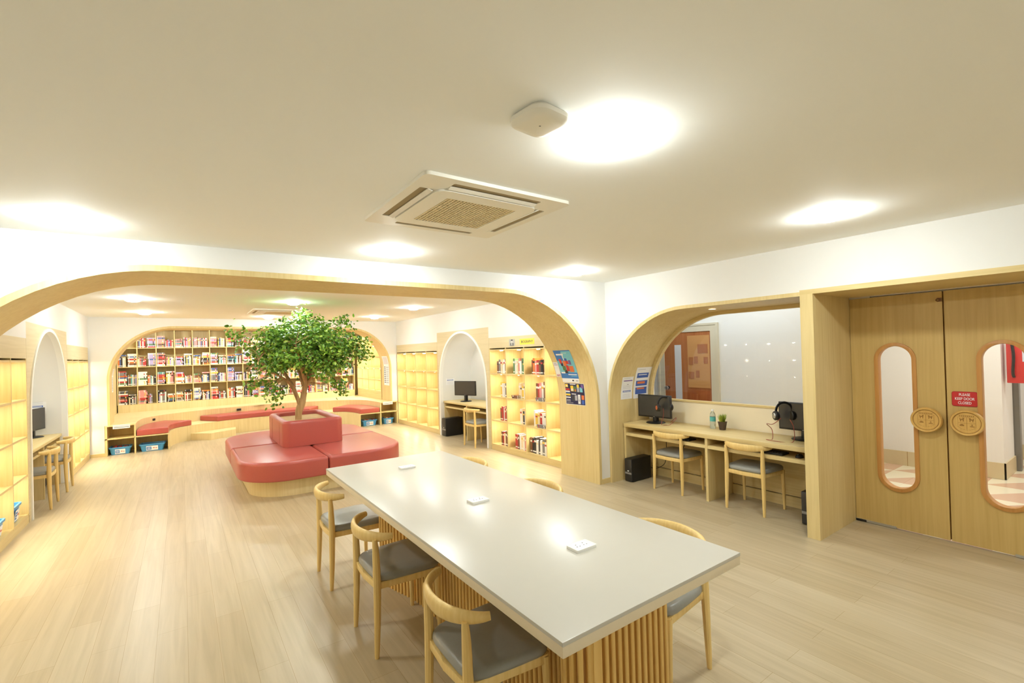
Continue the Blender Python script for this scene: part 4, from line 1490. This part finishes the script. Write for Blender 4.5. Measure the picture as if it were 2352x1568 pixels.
GB = 'blue tubs under the bench and shelves'
tub((-0.94, YB + 0.17, 0.0), 0, 0.30, 0.26, 0.135, 'blue tub with white card in the outermost bench cubby, niche left end', GB)
tub((-0.47, YB + 0.16, 0.0), radians(-4), 0.37, 0.26, 0.135, 'wide blue tub with white card beneath left red corner cushion', GB, fill=False)
tub((3.64, YB + 0.16, 0.0), 0, 0.34, 0.24, 0.14, 'blue tub with white card beneath the red corner cushion near lit shelves', GB)
tub((4.10, YB + 0.15, 0.0), 0, 0.24, 0.24, 0.14, 'small blue tub in the bench end cubby next to lit empty bookcase', GB)
tub((XL - 0.13, 6.72, ROWZ[0]), pi / 2, 0.28, 0.20, 0.17, 'blue tub on bottom shelf, in cubby next to left arch bay', GB, fill=False)
tub((XL - 0.13, 6.17, ROWZ[0]), pi / 2, 0.30, 0.20, 0.15, 'blue tub on bottom shelf cut by the left picture edge', GB, fill=True)

# ================================================================ COMPUTERS
def monitor(loc, rz, label, w_=0.50, h_=0.29, z0=0.11, group='dark computer monitors'):
    """screen faces local -y"""
    t_ = thing('computer_monitor', label, 'monitor', loc, rz, group)
    MB().box(-w_ / 2, w_ / 2, -0.012, 0.022, z0, z0 + h_).build('housing', M_BLACK, t_, bevel=0.004)
    MB().box(-w_ / 2 + 0.012, w_ / 2 - 0.012, -0.0135, -0.0122, z0 + 0.018, z0 + h_ - 0.012).build('screen', M_SCRN, t_, smooth=0)
    MB().box(-0.03, 0.03, 0.022, 0.05, 0.012, z0 + h_ * 0.5).box(-0.022, 0.022, -0.01, 0.03, 0.012, z0 + 0.01).build('neck', M_BLACK, t_, bevel=0.004)
    MB().lathe([(0.001, 0.0), (0.115, 0.0), (0.118, 0.006), (0.105, 0.014), (0.001, 0.018)], (0, 0.02, 0), 28).build('stand_base', M_BLACK, t_, smooth=40)
    MB().box(-0.01, 0.01, -0.0142, -0.0134, z0 + 0.006, z0 + 0.012).build('power_light', M_GREY, t_, smooth=0)
    return t_


FX = -pi / 2       # local -y turned to look along -x
monitor((4.82, 3.77, 0.72), FX + radians(4), 'black monitor with headphones hooked on it, on desk beside paper notices', 0.47, 0.28, 0.07)
monitor((4.93, 2.09, 0.72), FX - radians(2), 'black monitor half hidden behind the oak post on window desk', 0.46, 0.275, 0.085)
monitor((4.62, 8.22, 0.70), FX + radians(24), 'black monitor alone on the desk of white arch bay', 0.52, 0.29, 0.12)
monitor((-1.62, 8.80, 0.70), pi / 2 - radians(14), 'black monitor in the left arch bay above two chairs', 0.50, 0.29, 0.09)


def headphones(loc, rz, label, glow, z_tilt=0.0):
    t_ = thing('headphones', label, 'headphones', loc, rz, 'headphones hung on monitors')
    pts = []
    for i in range(17):
        a = pi * i / 16
        pts.append((0.078 * cos(a), 0, -0.01 + 0.085 * sin(a)))
    MB().tube(pts, 0.008, 8, ry=[0.012] * 17).build('headband', M_BLACK, t_)
    for s in (-1, 1):
        cpm = MB().lathe([(0.001, -0.02), (0.040, -0.02), (0.047, -0.012), (0.047, 0.012), (0.036, 0.022), (0.001, 0.022)], (s * 0.078, 0, -0.055), 20, axis='x')
        cp = cpm.build('ear_cup', M_BLACK, t_)
        MB().lathe([(0.001, 0.0), (0.024, 0.0), (0.028, 0.004)], (s * 0.102, 0, -0.055), 16, axis='x').build('cup_badge', glow, cp)
    return t_


hp = headphones((4.79, 3.60, 0.985), FX + radians(60), 'black headphones with orange cup on the monitor beside paper notices', tint('copper_badge', 190, 100, 60))
hp2 = headphones((4.87, 2.24, 0.72 + 0.285), FX + radians(50), 'black headphones with round pale badge on the monitor by the post', M_SILV)


def cable(name, pts, r, m, label, cat='cable', group='computer cables'):
    tag(MB().tube(smooth_path(pts, 6), r, 6).build(name, m, smooth=60), label, cat, group)


M_CORD = tint('red_cord', 150, 66, 50)
cable('headphone_cable', [(4.77, 3.60, 0.92), (4.77, 3.60, 0.83), (4.75, 3.62, 0.726), (4.74, 3.56, 0.724), (4.80, 3.53, 0.726), (4.86, 3.50, 0.78), (4.90, 3.52, 0.80), (4.88, 3.58, 0.74)], 0.003, M_CORD,
      'thin reddish headphone cable looping on desk beside the left monitor')
cable('headphone_cable', [(4.80, 2.24, 0.93), (4.76, 2.30, 0.87), (4.80, 2.38, 0.86), (4.86, 2.36, 0.80), (4.74, 2.30, 0.724), (4.68, 2.33, 0.724), (4.66, 2.22, 0.724), (4.72, 2.10, 0.726), (4.79, 2.12, 0.85), (4.83, 2.17, 0.92)], 0.0032, M_CORD,
      'reddish headphone cable looping on desk before the monitor by post')
cable('power_cable', [(5.0, 2.10, 0.56), (4.96, 2.09, 0.48), (4.97, 2.03, 0.40), (4.95, 2.03, 0.33), (4.9, 1.97, 0.27)], 0.004, M_CORD, 'dark red cable dropping behind the chair near the oak post')
cable('power_cable', [(4.99, 3.74, 0.56), (4.98, 3.73, 0.40), (4.97, 3.75, 0.2), (4.93, 3.85, 0.12), (4.88, 3.90, 0.13)], 0.004, M_BLACK, 'black cable dropping to the computer tower beside the alcove jamb')
cable('power_cable', [(4.99, 3.42, 0.56), (4.96, 3.44, 0.5), (4.99, 3.50, 0.40)], 0.004, M_BLACK, 'short black cable under window desk, above left chair seat')
cable('power_cable', [(4.99, 3.12, 0.56), (4.96, 3.15, 0.5), (4.98, 3.17, 0.40)], 0.004, M_BLACK, 'short black cable under window desk, next to the divider panel')


def tower(loc, rz, d_, w_, h_, label):
    """front faces local -y"""
    t_ = thing('computer_tower', label, 'computer', loc, rz, 'black computer towers')
    MB().box(-w_ / 2, w_ / 2, -d_ / 2, d_ / 2, 0.006, h_).build('case', M_BLACK, t_, bevel=0.003)
    f = MB().box(-w_ / 2 + 0.004, w_ / 2 - 0.004, -d_ / 2 - 0.01, -d_ / 2, 0.012, h_ - 0.006)
    f.build('front_panel', M_DARK, t_, bevel=0.003)
    MB().box(-w_ / 2 + 0.006, w_ / 2 - 0.006, -d_ / 2 - 0.0115, -d_ / 2 - 0.009, h_ * 0.34, h_ * 0.42).build('grey_band', M_GREY, t_, smooth=0)
    MB().box(-0.01, 0.012, -d_ / 2 - 0.012, -d_ / 2 - 0.009, h_ * 0.46, h_ * 0.5).build('badge', M_PAPER, t_, smooth=0)
    MB().box(-w_ / 2 + 0.01, w_ / 2 - 0.01, -d_ / 2 + 0.03, d_ / 2 - 0.03, 0.0, 0.006).build('foot_strip', M_BLACK, t_, smooth=0)
    return t_


tower((4.70, 3.955, 0), FX, 0.36, 0.115, 0.285, 'black computer tower under the window desk beside the alcove jamb')
tower((4.80, 1.935, 0), FX, 0.36, 0.13, 0.30, 'black computer tower on floor half hidden by the oak post')
tower((4.50, 8.57, 0), FX, 0.38, 0.17, 0.36, 'large black computer tower under desk of white arch bay')
tower((-1.74, 8.95, 0), pi / 2, 0.38, 0.16, 0.36, 'black computer tower under left arch bay desk behind chairs')


def keyboard(loc, label):
    k_ = thing('keyboard', label, 'keyboard', loc, 0, 'black keyboards')
    MB().box(-0.07, 0.07, -0.21, 0.21, 0, 0.018).build('case', M_BLACK, k_, bevel=0.003)
    kk = MB()
    for i in range(5):
        for j in range(15):
            kk.box(-0.056 + i * 0.023, -0.038 + i * 0.023, -0.2 + j * 0.0268, -0.178 + j * 0.0268, 0.018, 0.022)
    kk.build('keys', M_DARK, k_, smooth=0)


keyboard((4.68, 3.36, 0.60), 'black keyboard on shelf under window desk behind left chair back')
keyboard((4.68, 2.36, 0.60), 'black keyboard on shelf under window desk behind right chair back')
ms = thing('computer_mouse', 'black mouse on the desk shelf beside the oak post', 'mouse', (4.66, 2.02, 0.60))
MB().lathe([(0.001, 0.034), (0.018, 0.031), (0.028, 0.020), (0.032, 0.006), (0.031, 0.0)], seg=18).xform(Matrix.Diagonal((1.5, 1, 1, 1))).build('shell', M_BLACK, ms, smooth=60)
MB().box(-0.035, -0.018, -0.003, 0.003, 0.028, 0.034).build('scroll_wheel', M_GREY, ms)

# bottle and grass pot on the window desk
b_ = thing('plastic_bottle', 'clear plastic bottle with teal label on the window desk', 'bottle', (4.93, 3.05, 0.72))
M_PET = mat('clear_plastic', rgb(225, 236, 234), 0.12)
M_PET.node_tree.nodes['Principled BSDF'].inputs['Transmission Weight'].default_value = 0.85
MB().lathe([(0.001, 0.0), (0.028, 0.0), (0.031, 0.006), (0.031, 0.045), (0.029, 0.055), (0.031, 0.065), (0.031, 0.15), (0.026, 0.172), (0.013, 0.195), (0.012, 0.205)], seg=20).build('bottle_body', M_PET, b_, smooth=60)
MB().lathe([(0.0318, 0.085), (0.0318, 0.135)], seg=20, caps=False).build('bottle_label', tint('teal_label', 90, 180, 176), b_, smooth=60, label='teal band label')
MB().lathe([(0.0135, 0.200), (0.0135, 0.218), (0.001, 0.219)], seg=16).build('cap', M_PAPER, b_)
pt = thing('potted_grass', 'small potted grass in a dark pot on the window desk', 'plant', (4.925, 2.93, 0.72))
po4 = [[(a * s_, b * s_, z) for a, b in ((-1, -1), (1, -1), (1, 1), (-1, 1))] for s_, z in ((0.024, 0.0), (0.034, 0.085), (0.036, 0.085), (0.036, 0.092), (0.031, 0.092), (0.029, 0.08))]
MB().loft(po4).build('pot', tint('dark_brown_pot', 70, 54, 40), pt, smooth=0)
gr = MB()
rg = random.Random(3)
for i in range(260):
    a = rg.uniform(0, 2 * pi)
    r0 = rg.uniform(0, 0.026)
    r1 = r0 + rg.uniform(0.0, 0.042)
    hgt = rg.uniform(0.05, 0.105)
    p0 = Vector((r0 * cos(a), r0 * sin(a), 0.078))
    p2 = Vector((r1 * cos(a), r1 * sin(a), 0.085 + hgt))
    sd = Vector((-sin(a + 1), cos(a + 1), 0)) * 0.0022
    p1 = (p0 + p2) / 2 + Vector((-cos(a), -sin(a), 0)) * 0.006
    gr.add([p0 - sd, p0 + sd, p1 - sd, p1 + sd, p2], [(0, 1, 3, 2), (2, 3, 4)], rg.randint(0, 1))
g_o = gr.build('grass_blades', [tint('grass_green', 120, 150, 44), tint('grass_yellow', 184, 190, 74)], pt, smooth=0)
g_o['kind'] = 'stuff'

# ================================================================ PAPERS AND POSTERS
def jamb_point(path, s):
    """walk a polyline of (offset, z) upward to arc length s; return point and inward normal"""
    acc = 0.0
    for i in range(len(path) - 1):
        a, b = Vector(path[i]), Vector(path[i + 1])
        d = (b - a).length
        if acc + d >= s:
            p = a + (b - a) * ((s - acc) / d)
            t_ = (b - a).normalized()
            return p, Vector((-t_.y, t_.x))
        acc += d
    return Vector(path[-1]), Vector((0, 1))


class Sheet:
    """thin paper following a curved jamb; local u across, v up (0..1)"""

    def __init__(s, f, th=0.0012):
        s.f, s.mb, s.mats, s.th = f, MB(), [], th
        s.layer = 0

    def rect(s, u0, u1, v0, v1, m, lift):
        if m not in s.mats:
            s.mats.append(m)
        n = max(1, int((v1 - v0) * 10))
        vs, fs = [], []
        for lv in (lift - s.th * 0.8, lift):
            for i in range(n + 1):
                v = v0 + (v1 - v0) * i / n
                vs.append(s.f(u0, v, lv))
                vs.append(s.f(u1, v, lv))
        o2 = 2 * (n + 1)
        for i in range(n):
            a = 2 * i
            fs += [(a, a + 1, a + 3, a + 2), (o2 + a, o2 + a + 2, o2 + a + 3, o2 + a + 1), (a, a + 2, o2 + a + 2, o2 + a), (a + 1, o2 + a + 1, o2 + a + 3, a + 3)]
        fs += [(0, o2, o2 + 1, 1), (2 * n, 2 * n + 1, o2 + 2 * n + 1, o2 + 2 * n)]
        s.mb.add(vs, fs, s.mats.index(m))
        return s

    def build(s, name, label, cat, group=None):
        return tag(s.mb.build(name, s.mats, smooth=30), label, cat, group)


# right jamb of the big arch (faces -x); walk up from the floor
pierpath = [(x, z) for x, z in AI[::-1]]
pierpath = [p for p in pierpath]


def on_pier(y0, y1, z0, z1):
    def f(u, v, lift):
        p, n = jamb_point(pierpath, z0 + (z1 - z0) * v)
        nn = n if n.x < 0 else -n
        return (p.x + nn.x * (lift + 0.001), y0 + (y1 - y0) * u, p.y + nn.y * (lift + 0.001))
    return f


def on_alcove(x0, x1, z0, z1):
    pth = ALI

    def f(u, v, lift):
        p, n = jamb_point(pth, z0 + (z1 - z0) * v)
        nn = n if n.x < 0 else -n
        return (x0 + (x1 - x0) * u, p.x + nn.x * (lift + 0.001), p.y + nn.y * (lift + 0.001))
    return f


def flat_x(x, y0, y1, z0, z1, s=-1):
    return lambda u, v, lift: (x + s * (lift + 0.0005), y0 + (y1 - y0) * u, z0 + (z1 - z0) * v)


def flat_y(y, x0, x1, z0, z1):
    return lambda u, v, lift: (x0 + (x1 - x0) * u, y - lift - 0.0005, z0 + (z1 - z0) * v)


C_BLUE, C_CYAN, C_NAVY = tint('poster_blue', 62, 124, 196), tint('poster_cyan', 120, 196, 214), tint('poster_navy', 36, 34, 72)
C_ORG, C_RED, C_YEL, C_PUR = tint('poster_orange', 222, 120, 66), tint('poster_red', 206, 62, 54), tint('poster_yellow', 240, 204, 66), tint('poster_purple', 120, 92, 160)
C_GRN, C_INK, C_LINE, C_ROYAL = tint('poster_green', 90, 130, 80), tint('ink', 60, 60, 66), tint('faint_ink', 170, 170, 178), tint('royal_blue', 60, 96, 178)
# blue reading poster: u runs from the far side to the near side of the jamb
P = Sheet(on_pier(4.69, 4.37, 1.245, 1.70))
P.rect(0, 1, 0, 1, M_PAPER, 0.001).rect(0.0, 1, 0.12, 1, C_BLUE, 0.002).rect(0.45, 1, 0.30, 0.97, C_CYAN, 0.0028).rect(0.0, 0.5, 0.30, 0.66, C_CYAN, 0.0028)
P.rect(0.10, 0.52, 0.84, 0.885, M_PAPER, 0.0036).rect(0.42, 0.46, 0.68, 0.84, M_PAPER, 0.0036).rect(0.42, 0.75, 0.905, 0.92, M_PAPER, 0.0036)
for (a, b, c, d, m_) in ((.14, .28, .58, .72, C_RED), (.18, .30, .50, .60, C_NAVY), (.34, .52, .50, .66, C_ORG), (.48, .62, .66, .74, C_ROYAL), (.50, .66, .56, .66, C_RED), (.68, .80, .54, .68, C_PUR),
                         (.22, .40, .36, .50, C_GRN), (.44, .60, .34, .52, C_RED), (.62, .86, .32, .50, C_ORG), (.70, .82, .38, .46, M_PAPER), (.30, .46, .28, .38, C_INK)):
    P.rect(a, b, c, d, m_, 0.0044)
P.rect(0.06, 0.30, 0.27, 0.31, M_PAPER, 0.0046).rect(0.45, 0.95, 0.225, 0.25, M_PAPER, 0.0036).rect(0.6, 0.95, 0.185, 0.20, C_CYAN, 0.0036).rect(0.6, 0.7, 0.04, 0.08, C_INK, 0.002).rect(0.8, 0.95, 0.04, 0.07, C_LINE, 0.002)
P.build('poster', 'tall blue poster with colourful figures on the big arch pier', 'poster')
# navy poster of book covers
P = Sheet(on_pier(4.665, 4.30, 0.952, 1.236))
P.rect(0, 1, 0, 1, M_PAPER, 0.001).rect(0.012, 0.985, 0.02, 0.985, C_NAVY, 0.002)
P.rect(0.03, 0.17, 0.80, 0.95, C_YEL, 0.003).rect(0.08, 0.15, 0.84, 0.90, M_PAPER, 0.0036).rect(0.02, 0.24, 0.66, 0.74, C_RED, 0.003).rect(0.02, 0.24, 0.57, 0.63, M_PAPER, 0.003).rect(0.03, 0.23, 0.51, 0.54, C_BLUE, 0.003)
P.rect(0.02, 0.25, 0.41, 0.49, C_YEL, 0.003).rect(0.02, 0.26, 0.30, 0.35, M_PAPER, 0.003).rect(0.04, 0.24, 0.20, 0.23, C_LINE, 0.003).rect(0.03, 0.25, 0.14, 0.17, C_LINE, 0.003).rect(0.03, 0.38, 0.07, 0.09, C_LINE, 0.003)
P.rect(0.29, 0.58, 0.93, 0.965, M_PAPER, 0.003).rect(0.32, 0.55, 0.475, 0.51, M_PAPER, 0.003)
for (a, b, c, d, m_) in ((.30, .45, .62, .88, C_YEL), (.32, .43, .64, .74, M_PAPER), (.48, .58, .60, .86, C_GRN), (.50, .57, .62, .72, C_ORG), (.62, .74, .60, .90, C_LINE), (.64, .74, .80, .95, C_YEL), (.77, .90, .60, .82, C_CYAN),
                         (.84, .96, .78, .95, C_PUR), (.34, .46, .18, .44, C_INK), (.48, .60, .20, .44, C_LINE), (.64, .76, .06, .48, M_PAPER), (.67, .73, .12, .40, C_LINE), (.82, .95, .06, .24, C_ROYAL), (.82, .95, .26, .46, C_ORG)):
    P.rect(a, b, c, d, m_, 0.0032)
P.build('poster', 'dark navy poster of book covers on the pier below the blue poster', 'poster')
P = Sheet(on_pier(4.79, 4.70, 1.315, 1.525))
P.rect(0, 1, 0, 1, M_PAPER, 0.001).rect(0.2, 0.8, 0.91, 0.93, C_INK, 0.0018).rect(0.1, 0.9, 0.80, 0.83, C_PUR, 0.0018)
for i in range(4):
    P.rect(0.18 + i * 0.2, 0.26 + i * 0.2, 0.03, 0.16 + 0.03 * (i % 2), C_RED, 0.0018)
    P.rect(0.27 + i * 0.18, 0.31 + i * 0.18, 0.06, 0.14, C_ROYAL, 0.0018)
P.build('notice', 'narrow white notice tucked beside the blue poster on the pier', 'notice')


def form(f, label, group='printed notices', name='notice'):
    P_ = Sheet(f)
    P_.rect(0, 1, 0, 1, M_PAPER, 0.001).rect(0.15, 0.7, 0.93, 0.942, C_LINE, 0.0018).rect(0.15, 0.92, 0.80, 0.845, C_PUR, 0.0018).rect(0.5, 0.62, 0.64, 0.66, C_INK, 0.0018)
    for k in range(4):
        P_.rect(0.15, 0.85, 0.46 + k * 0.045, 0.466 + k * 0.045, C_LINE, 0.0018)
    P_.rect(0.15, 0.85, 0.31, 0.385, C_ROYAL, 0.0018).rect(0.2, 0.8, 0.335, 0.36, M_PAPER, 0.0024)
    for k in range(4):
        P_.rect(0.15, 0.8, 0.06 + k * 0.05, 0.066 + k * 0.05, C_LINE, 0.0018)
    return P_.build(name, label, 'notice', group)


form(on_alcove(4.53, 4.74, 1.016, 1.305), 'white form with purple heading on alcove jamb, nearer the pier')
P = Sheet(on_alcove(4.765, 5.065, 1.01, 1.425))
P.rect(0, 1, 0, 1, M_PAPER, 0.001).rect(0.1, 0.6, 0.92, 0.93, C_LINE, 0.0018).rect(0.12, 0.86, 0.65, 0.81, C_ROYAL, 0.0018).rect(0.2, 0.75, 0.74, 0.765, M_PAPER, 0.0024).rect(0.12, 0.86, 0.39, 0.56, C_ROYAL, 0.0018)
P.rect(0.2, 0.7, 0.46, 0.53, C_ORG, 0.0024).rect(0.12, 0.86, 0.13, 0.345, C_ROYAL, 0.0018).rect(0.2, 0.7, 0.28, 0.33, C_ORG, 0.0024)
P.build('notice', 'white sheet with three blue panels on alcove jamb beside window', 'notice', 'printed notices')
form(flat_y(7.84 + hwR - 0.0, XR + 0.12, XR + 0.32, 1.02, 1.30), 'white form with blue bar inside the arch bay beside lit empty shelves')
form(flat_y(8.12 + hwL - 0.0, XL - 0.42, XL - 0.20, 0.99, 1.29), 'white form with blue bar on wall inside the left arch bay')
# yellow sign and two portraits over the bookcase
t = thing('shelf_sign', 'yellow BIOGRAPHY sign on the fascia of the bookcase near the arch', 'sign', (XR, 5.735, 1.818))
MB().box(-0.003, 0, -0.185, 0.185, -0.045, 0.045).build('sign_card', tint('sign_yellow', 244, 226, 80), t, smooth=0)
text_mb(['BIOGRAPHY'], 0.055, 1.2, 0.0005).xform(face_minus_x(-0.0036, 0, 0.0)).build('lettering', C_INK, t, smooth=0)
for (y0, y1, z0, z1, lb) in ((6.215, 6.055, 1.76, 1.868, 'grey portrait photo on bookcase fascia, far side of yellow sign'), (5.34, 5.17, 1.745, 1.85, 'grey portrait photo on bookcase fascia, arch side of yellow sign')):
    P = Sheet(flat_x(XR, y0, y1, z0, z1))
    P.rect(0, 1, 0, 1, tint('photo_grey', 176, 174, 168), 0.001).rect(0.36, 0.64, 0.48, 0.86, tint('photo_light', 206, 202, 196), 0.002).rect(0.34, 0.66, 0.76, 0.94, C_INK, 0.0026).rect(0.2, 0.8, 0.0, 0.42, tint('photo_dark', 112, 110, 108), 0.002).rect(0.46, 0.54, 0.1, 0.42, M_PAPER, 0.0026)
    P.build('portrait_photo', lb, 'photo', 'portrait photos')
# price-strip notices on the bench ends
for (x0, x1, lb) in ((-1.03, -0.79, 'white printed strip on bench end above blue tub, left of red cushion'), (3.95, 4.19, 'white printed strip on the bench end next to lit empty bookcase')):
    P = Sheet(flat_y(YB - 0.022, x0, x1, 0.478, ZL + 0.004))
    P.rect(0, 1, 0, 1, M_PAPER, 0.001)
    for k in range(2):
        P.rect(0.06, 0.94, 0.28 + k * 0.34, 0.40 + k * 0.34, C_INK if k == 0 else C_LINE, 0.0018)
    P.build('shelf_strip', lb, 'notice', 'printed strips on the bench')
# long lists on the niche reveal
niL = [(x, z) for x, z in NI]
niR = NI[::-1]


def on_reveal(path, y0, y1, z0, z1):
    def f(u, v, lift):
        p, n = jamb_point(path, z0 - 0.545 + (z1 - z0) * v)
        s = 1 if path is niL else -1
        nn = n if n.x * s > 0 else -n
        return (p.x + nn.x * (lift + 0.001), y0 + (y1 - y0) * u, p.y + nn.y * (lift + 0.001))
    return f


for (pth, y0, y1, z0, z1, lb) in ((niR, 11.52, 11.16, 0.93, 1.66, 'tall printed list on niche reveal beside the lit side shelves'), (niL, 11.45, 11.62, 1.12, 1.56, 'tall printed list on niche reveal at the end with bench strip and blue tub')):
    P = Sheet(on_reveal(pth, y0, y1, z0, z1))
    P.rect(0, 1, 0, 1, M_PAPER, 0.001).rect(0.1, 0.9, 0.72, 0.97, tint('list_grey', 214, 214, 216), 0.0018)
    for k in range(9):
        P.rect(0.12, 0.30, 0.08 + k * 0.065, 0.12 + k * 0.065, C_INK, 0.0018)
        P.rect(0.4, 0.92, 0.08 + k * 0.065, 0.105 + k * 0.065, C_LINE, 0.0018)
    P.build('notice', lb, 'notice', 'printed lists on the niche reveal')
print('single books', NBOOK)
